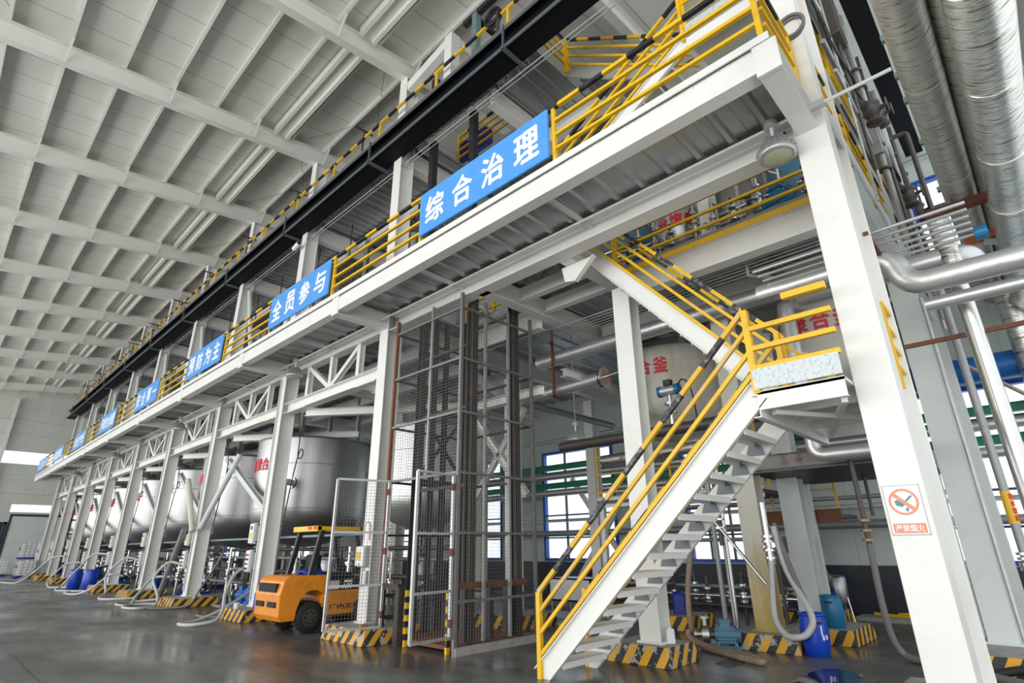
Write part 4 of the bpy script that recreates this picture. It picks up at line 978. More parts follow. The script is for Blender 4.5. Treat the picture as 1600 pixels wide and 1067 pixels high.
# ================================================================== MACHINERY ON THE FLOOR
def flange(mb, c, d, r, t=.02, n=12, mi=0):
    c = Vector(c); d = Vector(d).normalized(); return mb.cyl(c-d*t, c+d*t, r, n=n, mi=mi)
def pump(label, loc, rotz, m=BLUEM, sc=1.0, group='floor pumps'):
    """motor and volute on a base plate; local x is the shaft"""
    o = thing('pump', label, 'pump', loc, group, local=True, rotz=rotz); o.scale = (sc,sc,sc)
    MB().box(-.38,.34,-.14,.14,0,.07).build('base_plate', m, o)
    b = MB().cyl((-.36,0,.24),(.06,0,.24),.125,n=20)
    for i in range(14):
        t = 2*PI*i/14; b.bar((-.30,.135*math.cos(t),.24+.135*math.sin(t)),(.02,.135*math.cos(t),.24+.135*math.sin(t)),.012,.03)
    b.cyl((-.40,0,.24),(-.36,0,.24),.135,n=20)
    b.build('motor', m, o)
    MB().box(-.22,-.05,-.07,.07,.36,.47).box(-.24,-.03,-.09,.09,.47,.50).build('terminal_box', m, o)
    MB().cyl((.06,0,.24),(.16,0,.24),.08,n=14).build('coupling', PIPED, o)
    v = MB().cyl((.16,0,.24),(.29,0,.24),.16,n=20).cyl((.29,0,.24),(.40,0,.24),.06,n=12).cyl((.225,0,.38),(.225,0,.52),.05,n=12)
    flange(v,(.41,0,.24),(1,0,0),.10); flange(v,(.225,0,.53),(0,0,1),.10); v.build('pump_head', STAIN, o)
    for x in (-.3,.02): MB().box(x-.03,x+.03,-.12,.12,.07,.13).build('foot', m, o)
    return o
def valve(label, loc, h, m=PIPED, group='valve stacks', rotz=0, r=.035):
    o = thing('valve_stack', label, 'valve', loc, group, local=True, rotz=rotz)
    MB().cyl((0,0,0),(0,0,h),r,n=10).build('riser', m, o)
    for z in (h*.42,h*.58,h*.74): 
        q = MB(); flange(q,(0,0,z),(0,0,1),r*2.3,.022); q.build('flange', CHROME, o)
    MB().lathe([(r*1.2,h*.43),(r*2,h*.5),(r*1.2,h*.57)],(0,0,0),12).build('valve_body', CHROME, o)
    MB().cyl((0,0,h*.5),(-.16,0,h*.5),.012,n=6).build('spindle', CHROME, o)
    w_ = MB().tube([(-.17,.075*math.cos(t*PI/6),h*.5+.075*math.sin(t*PI/6)) for t in range(13)],.009,6)
    w_.bar((-.17,-.075,h*.5),(-.17,.075,h*.5),.01,.01); w_.build('handwheel', BLUEM if random.random() < .4 else PIPED, o)
    MB().cyl((0,0,h*.9),(0,.35,h*.9),r*.9,n=10).build('branch', m, o)
    return o
def box_pair(k):
    y0 = YL(k)+.03; nm = ORD[k]
    for j, (z0, z1) in enumerate(((1.76,2.30),(1.06,1.62))):
        if k == 0: break
        o = thing('control_box', 'grey %s control box on the %s front column from the lift cage' % (('upper','lower')[j], nm), 'control box', (6.46,y0+.12,z0), 'control boxes on the front columns')
        MB().box(6.36,6.60,y0,y0+.27,z0,z1).build('body', GREYBOX, o, bevel=.015)
        MB().box(6.30,6.36,y0+.01,y0+.26,z0+.02,z1-.02).build('lid', NATP, o, bevel=.01)
        for dz in (.03, z1-z0-.06): MB().box(6.40,6.56,y0-.04,y0,z0+dz,z0+dz+.04).build('mounting_lug', PIPED, o)
        if j == 0:
            MB().box(6.294,6.30,y0+.05,y0+.2,z0+.12,z0+.29).build('warning_sticker', YEL, o)
            MB().box(6.294,6.30,y0+.07,y0+.18,z0+.36,z0+.46).build('display', MULL, o)
            MB().cyl((6.29,y0+.12,z0+.07),(6.30,y0+.12,z0+.07),.02,n=8).build('button', RED, o)
        else:
            for r_ in range(4):
                for c_ in range(2):
                    MB().cyl((6.275,y0+.08+.11*c_,z0+.10+.11*r_),(6.30,y0+.08+.11*c_,z0+.10+.11*r_),.026,n=8).build('button', (BLK,RED,BLK,RED)[r_], o)
        MB().cyl((6.48,y0+.1,z0-.16),(6.48,y0+.1,z0),.02,n=6).build('cable_gland', PIPED, o)
for k in range(1, NK): box_pair(k)
o = thing('control_box', 'grey control box with yellow sticker on the front column behind the open gate', 'control box', (6.40,YC(0),1.27), 'control boxes on the front columns')
MB().box(6.37,6.45,YC(0)-.13,YC(0)+.19,1.27,1.67).build('body', GREYBOX, o, bevel=.012); MB().box(6.31,6.37,YC(0)-.12,YC(0)+.18,1.29,1.65).build('lid', NATP, o, bevel=.01)
MB().box(6.304,6.31,YC(0)-.02,YC(0)+.15,1.40,1.56).build('warning_sticker', YEL, o)
MB().cyl((6.30,YC(0)+.02,1.32),(6.31,YC(0)+.02,1.32),.018,n=8).build('button', RED, o)
nosm = thing('hanging_sign', 'white arched sign with red print on the front column above the control box', 'sign', (6.44,YC(0),1.75))
pl = [(-.10,0)]+[(.10*math.cos(PI-t*PI/8)*1.0,.27+.10*math.sin(t*PI/8)) for t in range(9)]+[(.10,0)]
MB().prism([(YC(0)+a,1.76+b) for a,b in pl],6.43,6.442,'x').build('board', SIGNW, nosm)
MB().tube([(6.428,YC(0)+a*.86,1.78+b*.94) for a,b in pl],.008,5).build('red_border', RED, nosm)
tag(MB().cyl((6.42,YC(0)-.08,.95),(6.42,YC(0)-.08,1.2),.06,n=12).cyl((6.42,YC(0)+.06,.9),(6.42,YC(0)+.06,1.26),.02,n=8).build('filter_cup', GALV), 'small clear filter cup under the control box behind the open gate', 'filter')

# per bay pumps, valves, pipework in the shade below the tanks
rnd = random.Random(3)
for k in range(0, 8):
    y0, y1 = YL(k)+.3, YC(k+1)-.4; nm = ORD[k]
    for j in range(2):
        y = y0+(y1-y0)*(.28+.48*j)
        if k == 0: y = y0+3.0+.8*j
        pump('blue floor pump below the tanks, %s in the %s bay beyond the lift cage' % (('near one','far one')[j], nm), (7.35+.25*j,y,.05 if j else .18), PI*(.5 if j else .2)+rnd.uniform(-.2,.2), BLUEM if (j+k) % 3 else BLUED, rnd.uniform(1.0,1.3))
        MB_ = MB().box(6.95,8.3,y-.3,y+.3,0,.18 if j == 0 else .05)
        tag(MB_.build('pump_plinth', CONC), 'low concrete plinth under the %s pump of the %s bay' % (('near','far')[j], nm), 'plinth', 'pump plinths')
    for j in range(6):
        y = y0+(y1-y0)*(.08+.16*j)+rnd.uniform(-.15,.15); x = 7.9+.35*(j % 3)+rnd.uniform(-.1,.1)
        if k == 0 and y < y0+2.4: x = max(x, 8.6)
        valve('valve stack with flanges under the tanks, %s in the %s bay beyond the lift cage' % (ORD[j], nm), (x,y,0), rnd.uniform(1.15,1.75), PIPED if j % 2 else CHROME, rotz=rnd.uniform(0,6), r=rnd.uniform(.03,.05))
    for j, z in enumerate((.55,.95,1.35,1.62)):
        xx = 8.35+.32*j
        hd = thing('header_pipe', 'dark header pipe under the tanks, %s from the floor, %s bay' % (ORD[j], nm), 'pipe', (xx,(y0+y1)/2,0), 'header pipes under the tanks')
        MB().cyl((xx,y0-.1,z),(xx,y1+.3,z),.05+.012*(j % 2),n=10).build('pipe_run', (PIPEG,PIPED)[j % 2], hd)
        for yq in (y0+.3, y1-.2): MB().bar((xx,yq,0),(xx,yq,z),.05,.05).build('support_leg', PIPED, hd)
    # steel storage behind
    o = thing('filter_vessel', 'small steel filter vessel standing behind the pumps of the %s bay' % nm, 'vessel', (9.9,(y0+y1)/2,0), 'filter vessels')
    MB().lathe([(.05,.5),(.28,.56),(.3,.7),(.3,1.3),(.26,1.42),(.05,1.5)],(9.9,(y0+y1)/2,0),20).build('shell', STAIN, o)
    for t in range(3): MB().cyl((9.9+.24*math.cos(t*2.1),(y0+y1)/2+.24*math.sin(t*2.1),0),(9.9+.24*math.cos(t*2.1),(y0+y1)/2+.24*math.sin(t*2.1),.7),.025,n=6).build('leg', PIPEG, o)
    # tie rail with cable from column to column
    tag(MB().bar((6.9,YC(k)+.2,1.92),(6.9,YC(k+1)-.2,1.92),.05,.05).build('tie_rail', TEAL), 'teal horizontal tie rail between front columns below the tanks, %s bay' % nm, 'rail', 'tie rails between the front columns')
    if k >= 1:
        y = YC(k)+.6
        tag(MB().hsec((6.97,YC(k)+.2,2.2),(6.97,YC(k+1)-.25,4.6),.16,.16,.01,.008,(1,0,0)).build('diagonal_brace', GREYW), 'grey diagonal steel brace before the tank, %s bay' % nm, 'brace', 'diagonal braces before the tanks')
    # thin cable conduits on the columns
    for j, dy in enumerate((.05,.11)):
        tag(MB().cyl((6.43-.02*j,YL(k+1)-dy+.0,.4),(6.43-.02*j,YL(k+1)-dy,6.3),.016,n=6).build('cable_conduit', GALV), 'thin grey cable conduit %s on the %s front column' % (('left','right')[j], ORD[k+1]), 'conduit', 'cable conduits on the front columns')
    tag(MB().tube(curve_pts([(6.7,YL(k+1)-.9,5.30),(6.82,YL(k+1)-.9,4.5),(6.85,YL(k+1)-.85,4.05),(6.85,YL(k+1)-1.05,3.95),(6.85,YL(k+1)-1.15,4.1),(6.85,YL(k+1)-.95,4.18),(6.82,YL(k+1)-.8,3.6),(6.8,YL(k+1)-.6,2.4)],6),.016,6).build('looped_cable', CABLE), 'black cable with a loop hanging before the tank, %s bay' % nm, 'cable', 'looped cables')
pipe('downpipe', 'pale grey elbowed pipe coming down from the nearest big tank', [(7.6,YC(1)+1.0,3.5),(7.2,YC(1)+.75,3.5),(7.2,YC(1)+.75,1.0)], .10, GREYW, .2, flanges=[((7.5,YC(1)+.94,3.5),(1,.6,0))])
pipe('loose_pipe', 'cream pipe slanting down past the third front column', [(6.1,YC(2)+.65,3.9),(6.3,YC(2)-.15,2.2)], .09, TANKC)
pipe('loose_pipe', 'grey flexible duct slanting from the floor up to the third front column', [(6.2,YC(2)+.3,2.3),(6.4,YC(2)+2.4,.12)], .10, PIPEG)
pipe('loose_pipe', 'grey duct rising from the second column to the truss', [(6.5,YC(2)-.2,2.3),(6.9,YC(2)-1.5,4.6)], .09, GREYW)
tag(MB().cyl((7.2,YC(2)+1.5,.0),(7.2,YC(2)+1.5,1.1),.2,n=16).cyl((7.2,YC(2)+1.5,.7),(7.2,YC(2)+1.5,.85),.203,n=16,mi=1).build('cartridge_housing', [GREYBOX,BLUEP]), 'grey cylinder with a blue label between the second and third front columns', 'cylinder')

# hoses on the floor
HW = 'clear hoses on the floor'
def YK(k): return YL(k)
def hosek(k, label, pts, r=.035, m=HOSEW): return hose(label, [(x, YL(k)+y, z) for x,y,z in pts], r, m, group=HW)
hosek(1,'white hose looping on the floor left of the nearest striped front pedestal',[(6.25,.25,1.15),(6.0,.1,1.0),(5.75,-.2,.62),(5.6,-.6,.3),(5.35,-.95,.10),(4.9,-.85,.035),(4.75,-.4,.035),(5.2,-.1,.035),(5.8,.1,.2),(6.4,.4,.45),(6.8,.7,.6)],.04)
hosek(1,'grey hose dropping from the lower control box of the second front column',[(6.3,.3,1.15),(6.15,.8,1.1),(6.2,.9,.7),(6.3,.8,.3),(6.0,.3,.05),(5.6,.9,.04),(5.9,1.8,.04)],.035,HOSEG)
hosek(2,'pale hose with a flat loop before the third front column',[(6.3,.2,1.2),(6.0,.5,1.25),(5.7,.6,.8),(5.8,.2,.3),(5.6,-.4,.06),(5.1,-.6,.04),(4.9,.1,.04),(5.3,.9,.04),(5.9,.6,.04),(6.2,-.4,.06),(6.5,-1.2,.3)],.04)
hosek(2,'second pale hose coiled beside the third front column',[(6.4,1.4,.8),(6.0,1.8,.75),(5.6,1.6,.3),(5.3,1.0,.05),(5.0,1.2,.04),(5.2,2.0,.04),(5.8,2.2,.04),(6.3,1.7,.1)],.04)
hosek(2,'lilac grey hose hanging between the second and third front columns',[(6.9,-1.6,1.5),(6.7,-1.5,1.0),(6.4,-1.6,.5),(6.2,-1.5,.1),(5.7,-1.2,.04),(5.3,-.9,.04)],.035,HOSEG)
hosek(3,'pale hose arching before the fourth front column',[(6.3,.1,1.3),(5.9,.4,1.35),(5.5,.7,.8),(5.5,.3,.2),(5.2,-.4,.04),(5.5,-1.2,.04),(6.1,-1.6,.06)],.04)
hosek(3,'long pale hose trailing to the left of the fourth front column',[(6.2,1.4,.7),(5.8,1.6,.75),(5.4,2.2,.25),(5.1,3.0,.04),(4.9,4.2,.04),(5.2,5.0,.04)],.04)
hosek(4,'pale hose rising to the boxes of the fifth front column',[(6.3,.2,1.5),(5.9,.8,1.5),(5.6,1.6,.9),(5.3,2.4,.2),(5.0,1.8,.04),(5.2,.6,.04),(5.8,-.6,.05)],.04)
hosek(5,'pale hose making a big loop before the sixth front column',[(6.3,.1,1.1),(5.8,.6,1.05),(5.3,.8,.4),(5.2,0,.04),(5.5,-1.0,.04),(5.9,-2.0,.05)],.04)
hosek(6,'white hose end running far left on the floor',[(6.3,-.4,1.4),(5.8,.2,1.3),(5.2,.9,.5),(4.7,1.4,.05),(4.2,2.2,.04),(3.9,3.2,.04)],.045)
hosek(7,'second white hose running far left on the floor',[(6.3,-.6,.8),(5.8,-.8,.85),(5.3,-1.2,.3),(4.8,-1.2,.05),(4.2,-1.6,.04),(3.9,-1.8,.04)],.045)

# ---------------------------------------------------------------- containers
def barrel(label, loc, r=.2, h=.56, m=BLUEP, group=None, rot=0):
    o = thing('plastic_barrel', label, 'barrel', loc, group, local=True, rotz=rot)
    MB().lathe([(r*.78,0),(r*.84,.02*h),(r*.98,.35*h),(r*1.0,.55*h),(r*.95,.8*h),(r*.86,.90*h),(r*.86,.93*h)],(0,0,0),28).build('body', m, o)
    MB().lathe([(r*.9,.93*h),(r*.94,.94*h),(r*.94,.985*h),(r*.88,h),(r*.80,h),(r*.78,.97*h),(.01,.97*h)],(0,0,0),28).build('lid', m, o)
    for s in (0,PI):
        q = MB().tube([(r*.93*math.cos(s)+.05*math.cos(s)*math.sin(t*PI/6),.06*math.cos(t*PI/6),.80*h) for t in range(7)],.012,6); q.build('handle', CABLE, o)
    return o
def jerrycan(label, loc, w=.28, d=.24, h=.40, m=BLUEP, group=None, rot=0):
    o = thing('jerrycan', label, 'jerrycan', loc, group, local=True, rotz=rot)
    mb = MB(); c = .25
    prof = [(1,0),(1.0,.80),(.86,.93),(.55,.97)]
    vs = []; fs = []; n = 8
    for s, z in prof:
        for a, b in ((-1,-.7),(-.7,-1),(.7,-1),(1,-.7),(1,.7),(.7,1),(-.7,1),(-1,.7)): vs.append((a*s*w/2, b*s*d/2, z*h))
    for k in range(3):
        for i in range(n): fs.append((k*n+i,k*n+(i+1)%n,(k+1)*n+(i+1)%n,(k+1)*n+i))
    fs += [tuple(range(n))[::-1], tuple(range(3*n,4*n))]; mb.add(vs, fs); mb.build('body', m, o, bevel=.012)
    MB().tube([(-w*.32,0,h*.93),(-w*.30,0,h*1.04),(w*.12,0,h*1.06),(w*.16,0,h*.96)],.016,8).build('grip', m, o)
    MB().cyl((w*.33,0,h*.92),(w*.33,0,h*1.04),.035,n=12).build('cap', m, o)
    return o
b = barrel('blue plastic barrel on the floor at the right of the stained column', (10.12,3.22,0), .205, .60, BLUEP, rot=.6)
for z0_,z1_,t0,t1 in ((.30,.44,3.30,3.42),(.24,.30,3.34,3.52),(.25,.31,3.62,3.80)):
    mb = MB(); mb.add([(.207*math.cos(t),.207*math.sin(t),z) for z in (z0_,z1_) for t in (t0,(t0+t1)/2,t1)],[(0,1,4,3),(1,2,5,4)]); mb.build('white_mark', NATP, b)
jerrycan('dark blue jerrycan on the striped pedestal behind the stairs', (11.75,6.35,.26), .34,.28,.44, BLUED, rot=.5)
barrel('teal rounded drum on the pedestal behind the stained column', (11.6,3.32,.24), .18,.52, TEALP)
jerrycan('bright blue jerrycan on the striped pedestal left of the forklift', (6.45,YL(1)-.75,.26), .34,.26,.42, BLUEP, rot=.3)
jerrycan('second blue jerrycan behind the bright one left of the forklift', (7.05,YL(1)-.85,.26), .32,.26,.42, BLUEP, rot=.2)
o = jerrycan('small milky white jug on the pedestal behind the stair foot', (8.15,4.62,.26), .15,.13,.21, NATP, rot=.8)
tag(MB().lathe([(.055,0),(.07,.14),(.066,.14),(.05,.01)],(5.95,YL(1)-.5,.26),14).build('paper_cup', NATP), 'small white cup on the striped pedestal left of the forklift', 'cup')
tag(MB().lathe([(.07,0),(.09,.16),(.085,.16),(.06,.01)],(6.1,YL(2)+.5,0),14).build('paper_cup', NATP), 'white tub on the floor before the third front column', 'tub')
tag(MB().box(6.02,6.16,YL(0)-.88,YL(0)-.78,.26,.33).build('brick', BRICKR), 'red brick on the worn striped pedestal beside the open gate', 'brick')
barrel('blue barrel among hoses at the far left, nearer one', (6.05,YL(4)+1.1,0), .29,.86, BLUEP)
barrel('blue barrel among hoses at the far left, farther one', (5.75,YL(4)+2.0+.6,0), .29,.86, BLUEP)
barrel('blue barrel behind the fourth front column', (7.3,YL(3)+1.4,0), .29,.86, BLUEP)
barrel('blue barrel behind the hoses of the sixth front column', (7.2,YL(5)+1.2,0), .29,.86, BLUEP)
for i,(x,y) in enumerate(((8.5,9.2),(8.55,9.95),(9.15,9.6))):
    barrel('dark blue barrel on the top deck beside the lift opening, %s' % ('nearest','second','rear one')[i], (x,y,11.87), .3,.92, BLUED, 'barrels on the top deck')
tag(MB().box(6.1,7.4,YL(6)+.5,YL(6)+1.7,0,.14).build('spill_tray', BLUED), 'low purple blue spill tray on the floor at the far left', 'tray')
def ibc(label, loc, g):
    o = thing('bulk_tote', label, 'tote', loc, g, local=True)
    MB().box(-.46,.46,-.56,.56,.16,1.08).cyl((0,0,1.08),(0,0,1.14),.1,n=12).build('tank', NATP, o, bevel=.05)
    MB().box(-.5,.5,-.6,.6,0,.12).build('pallet', BLUED, o)
    c = MB()
    for z in (.3,.5,.7,.9,1.1): c.box(-.505,-.49,-.6,.6,z-.01,z+.01).box(-.5,.5,-.605,-.59,z-.01,z+.01)
    for i in range(6): c.box(-.51,-.495,-.6+.24*i-.01,-.6+.24*i+.01,.12,1.12)
    for i in range(5): c.box(-.5+.25*i-.01,-.5+.25*i+.01,-.61,-.595,.12,1.12)
    c.build('cage', GALV, o)
    MB().box(-.52,-.51,-.3,.3,.62,.8).build('label_plate', RED, o)
    return o
for i,(x,y,z,nm) in enumerate(((6.2,55.5,0,'lower one of the stack'),(6.2,55.5,1.16,'upper one of the stack'),(5.0,57.5,0,'standing left of the stack'),(5.9,51.8,0,'nearest to the camera'))):
    ibc('white caged liquid tote at the far left end, %s' % nm, (x,y,z), 'caged totes')
for i,(y,nm) in enumerate(((YL(7)+2.4,'first'),(YL(6)+2.6,'second'),(YL(5)+2.6,'third'),(YL(4)+2.9,'fourth'),(YL(3)+2.9,'fifth'))):
    ibc('white caged tote in the shade behind the far front columns, %s from far end' % nm, (10.4,y,0), 'caged totes')
rk = thing('storage_rack', 'tall dark shelf rack behind the last front columns', 'rack', (7.5,YL(7)+2.6,0))
for x in (7.1,8.1):
    for y in (YL(7)+.8,YL(7)+4.3): MB().bar((x,y,0),(x,y,5.8),.08,.08).build('upright', PIPED, rk)
for z in (.9,1.8,2.7,3.6,4.5,5.4): MB().box(7.05,8.15,YL(7)+.8,YL(7)+4.3,z,z+.06).build('shelf', PIPED, rk)

# ---------------------------------------------------------------- right hand floor pieces
pump('blue pump with round motor beside the stained column', (9.75,4.62,0), 2.0, CYANM, .88, None)
pump('dark purple pump on the small pedestal by the back wall', (14.2,4.4,.25), 1.4, BLUED, 1.25, None)
hose('brown stained hose hanging in a loop left of the stained column', [(10.1,4.5,2.15),(10.0,4.75,2.1),(9.95,5.0,1.6),(9.9,5.15,.9),(9.75,5.1,.35),(9.5,4.85,.08),(9.1,4.2,.05),(8.8,3.6,.05),(9.0,3.75,.05),(9.35,4.6,.07),(9.5,5.0,.15),(9.56,5.06,.26)], .05, HOSEB)
hose('pale hose looping from the steel valve down to the floor by the barrel', [(10.18,3.72,1.35),(10.1,3.75,.9),(9.95,3.72,.5),(9.8,3.55,.30),(9.75,3.35,.28),(9.8,3.2,.36),(9.9,3.15,.6),(10.2,3.5,1.2),(10.25,3.62,1.9)], .05, HOSEW)
hose('worn grey hose slanting behind the pale loop', [(10.3,3.62,1.95),(10.2,3.45,1.3),(10.05,3.25,.75),(9.95,3.15,.45)], .045, HOSEG)
hose('pale hose curving behind the staircase down to the floor', [(10.1,6.0,2.2),(9.6,5.9,1.4),(9.3,5.8,.8),(9.2,5.75,.3),(9.0,5.6,.05),(8.9,5.2,.05)], .045, HOSEW)
v = thing('valve_stack', 'bright flanged steel valve on the right side of the stained column', 'valve', (10.18,3.72,1.3))
MB().cyl((10.18,3.72,1.3),(10.18,3.72,2.3),.045,n=12).build('riser', CHROME, v)
for z in (1.40,1.52,1.66,1.74): MB().cyl((10.18,3.72,z-.018),(10.18,3.72,z+.018),.095,n=14).build('flange', CHROME, v)
MB().cyl((10.18,3.72,1.58),(9.98,3.72,1.58),.015,n=6).build('spindle', CHROME, v)
v = thing('valve_stack', 'dark valve cluster left of the stained column', 'valve', (10.1,4.5,1.6))
MB().cyl((10.1,4.5,1.6),(10.1,4.5,3.6),.04,n=12).build('riser', PIPED, v)
for z in (1.9,2.05,2.3,2.42): MB().cyl((10.1,4.5,z-.018),(10.1,4.5,z+.018),.10,n=14).build('flange', CHROME, v)
MB().cyl((10.1,4.5,2.17),(9.8,4.5,2.17),.04,n=10).build('branch', CHROME, v)
for i,(a,b_,r) in enumerate((((10.05,4.55,2.0),(9.9,3.75,1.0),.03),((10.3,4.55,3.0),(10.3,4.55,.3),.03),((11.2,4.9,3.6),(11.2,4.9,.1),.04),((11.6,5.3,3.6),(11.6,5.3,.1),.055))):
    tag(MB().cyl(a,b_,r,n=8).build('steel_pipe', CHROME if i % 2 == 0 else PIPEG), 'thin upright pipe left of the stained column, %s' % ('slanting','closest to it','third','fourth')[i], 'pipe')
o = thing('panel_box', 'small dark instrument box with gauges behind the stained column', 'instrument box', (12.2,4.35,1.45))
MB().box(12.15,12.3,4.1,4.6,1.45,1.75).build('body', PIPED, o)
for i in range(3): MB().cyl((12.12,4.2+.14*i,1.6),(12.15,4.2+.14*i,1.6),.05,n=12).build('gauge', CHROME, o)
MB().bar((12.25,4.35,0),(12.25,4.35,1.45),.06,.06).build('leg', PIPED, o)
sv = thing('steel_vessel', 'small stainless vessel on thin legs before the dark wall band', 'vessel', (14.2,3.85,0))
MB().lathe([(.03,.38),(.13,.40),(.16,.44),(.16,.92),(.13,.96),(.03,.98)],(14.2,3.85,0),20).build('shell', STAIN, sv)
for i in range(3): MB().cyl((14.2+.17*math.cos(i*2.1),3.85+.17*math.sin(i*2.1),.55),(14.2+.26*math.cos(i*2.1),3.85+.26*math.sin(i*2.1),0),.015,n=6).build('leg', CHROME, sv)
valve('shiny flanged valve stack left of the small stainless vessel', (14.1,4.25,.4), 1.0, CHROME, None, 1.0, .05)
for j in range(9):
    y = 4.7+.42*j; valve('dark valve stack in the row behind the stained column, %s from the right' % ORD[j], (13.2+.25*(j % 2),y,0), .8+.12*(j % 3), PIPED, 'valve row by the back wall', j*1.3, .04)
for j in range(3): tag(MB().cyl((13.0+.2*j,4.4,.35+.18*j),(13.0+.2*j,9.2,.35+.18*j),.045,n=8).build('header_pipe', (PIPED,CHROME,PIPEG)[j]), 'low header pipe along the valve row by the back wall, %s from the floor' % ORD[j], 'pipe', 'header pipes by the back wall')
hose('yellow hose lying on the floor along the dark wall band', [(15.6,3.6,.12),(15.5,3.1,.10),(15.4,2.6,.12),(15.6,2.2,.10),(15.9,2.5,.14),(15.9,3.2,.1)], .04, YEL)
hose('yellow hose coil hung low on the dark wall band', [(16.0,2.05+.18*math.cos(t*PI/5),.35+.25*math.sin(t*PI/5)) for t in range(11)], .03, YEL)
tag(MB().box(15.2,15.9,1.4,3.9,0,.08).build('wall_kerb', CONC), 'low concrete kerb before the dark wall band', 'kerb')
tag(MB().cyl((15.2,2.0,.08),(15.3,.2,.12),.05,n=8).build('loose_pipe', PIPED), 'loose dark pipe lying before the dark wall band', 'pipe')
tag(MB().box(6.6,7.5,8.5+4.0,13.4,0,.02).build('floor_plate', PIPED), 'flat steel plate on the floor before the forklift', 'plate') if False else None
sk = thing('wash_sink', 'open steel trough on legs behind the stair handrail', 'sink', (11.0,8.6,0))
mb = MB().box(10.7,11.5,7.9,9.1,.9,.93).box(10.7,10.73,7.9,9.1,.45,.93).box(10.7,11.5,7.9,7.93,.45,.93).box(10.7,11.5,9.07,9.1,.45,.93).box(10.7,11.5,7.9,9.1,.45,.48)
mb.build('basin', GALV, sk)
for x in (10.75,11.45):
    for y in (7.95,9.05): MB().bar((x,y,0),(x,y,.46),.04,.04).build('leg', PIPEG, sk)

# ---------------------------------------------------------------- forklift
fk = thing('forklift', 'orange forklift with yellow overhead guard parked between the front columns', 'forklift', (5.4,12.22,0), local=True)
W = .58
cw = MB(); cw.prism([(.06,.26),(0,.36),(-.02,.75),(.05,1.02),(.16,1.10),(.95,1.10),(1.02,1.06),(1.02,.62),(.98,.60),(.94,.72),(.80,.80),(.62,.80),(.46,.70),(.38,.45),(.36,.26)], -W, W, 'y')
cw.build('counterweight', ORANGE, fk, bevel=.05)
for y0,y1,z0,z1 in ((-.40,.40,.80,.96),(-.45,-.1,.52,.62),(.1,.45,.52,.62)): MB().box(-.04,.10,y0,y1,z0,z1).build('vent', RUBBER, fk)
MB().prism([(.9,.30),(.9,.68),(1.0,.78),(1.9,.78),(2.0,.70),(2.0,.30)], -W+.02, W-.02, 'y').build('chassis', ORANGE, fk, bevel=.03)
MB().box(1.0,1.9,-W+.05,W-.05,.78,.98).build('side_panel', RUBBER, fk)
MB().box(.95,1.75,-.30,.30,1.0,1.12).build('seat', RUBBER, fk, bevel=.03); MB().box(.86,.98,-.26,.26,1.1,1.5).build('backrest', RUBBER, fk, bevel=.03)
for x,y,r,nm in ((.68,-.48,.30,'rear'),(.68,.48,.30,'rear'),(2.05,-.50,.36,'front'),(2.05,.50,.36,'front')):
    o = MB().lathe([(r*.55,-.10),(r*.95,-.11),(r,-.07),(r,.07),(r*.95,.11),(r*.55,.10)],(x,y,r),32,axis='y').build('wheel', RUBBER, fk)
    tr = MB()
    for i in range(22):
        t = 2*PI*i/22; tr.bar((x+r*.985*math.cos(t),y-.11,r+r*.985*math.sin(t)),(x+r*.985*math.cos(t+.1),y+.11,r+r*.985*math.sin(t+.1)),.03,.035)
    tr.build('tread', RUBBER, o)
    s = -1 if y < 0 else 1
    MB().cyl((x,y+s*.02,r),(x,y+s*.105,r),r*.55,n=24).cyl((x,y+s*.10,r),(x,y+s*.125,r),r*.22,n=12).build('hub', PIPED, o)
    for i in range(8):
        t = 2*PI*i/8; MB().cyl((x+r*.38*math.cos(t),y+s*.1,r+r*.38*math.sin(t)),(x+r*.38*math.cos(t),y+s*.115,r+r*.38*math.sin(t)),.025,n=8).build('hub_nut', RUBBER, o)
for y in (-.50,.50):
    MB().bar((.62,y,1.08),(.80,y,2.02),.09,.10).build('guard_post', BLK, fk); MB().bar((1.95,y,.75),(1.62,y,2.02),.06,.08).build('guard_post', BLK, fk)
og = MB().box(.66,1.75,-.56,-.48,2.0,2.08).box(.66,1.75,.48,.56,2.0,2.08).box(.64,.74,-.56,.56,1.98,2.09).box(1.7,1.78,-.56,.56,2.0,2.08)
for i in range(5): og.box(.9+.17*i,.93+.17*i,-.5,.5,2.01,2.06)
og.build('overhead_guard', YEL, fk)
for y in (-.46,-.22): MB().box(.62,.645,y-.06,y+.06,2.02,2.08).build('rear_light', RED, fk)
mt = MB()
for y in (-.26,.26): mt.bar((2.35,y,.1),(2.35,y,2.05),.12,.07)
for z in (.3,1.2,2.0): mt.bar((2.35,-.26,z),(2.35,.26,z),.06,.06)
mt.build('mast', BLK, fk)
for y in (-.2,.2): MB().bar((2.42,y,.09),(3.5,y,.07),.11,.04).bar((2.44,y,.05),(2.44,y,.6),.1,.04).build('fork', PIPED, fk)
text('A99', (1.50,-W+.045,.855), (1,0,0), (0,0,1), .24, .11, LETW, fk, 'lettering')
MB().box(1.08,1.30,-W+.035,-W+.052,.80,.97).build('data_plate', TANKC, fk); MB().box(1.42,1.62,-W+.035,-W+.05,.93,.975).build('data_plate', SIGNW, fk)
text('厂内叉车', (1.45,-W+.012,.47), (1,0,0), (0,0,1), .72, .10, BLK, fk, 'lettering')
MB().cyl((1.75,.1,.95),(1.62,.1,1.3),.02,n=8).tube([(1.60+.04*math.cos(t*PI/8),.1+.17*math.sin(t*PI/8),1.32+.13*math.cos(t*PI/8)) for t in range(17)],.015,6).build('steering_wheel', RUBBER, fk)
cl = MB(); rr = random.Random(5); vs = []
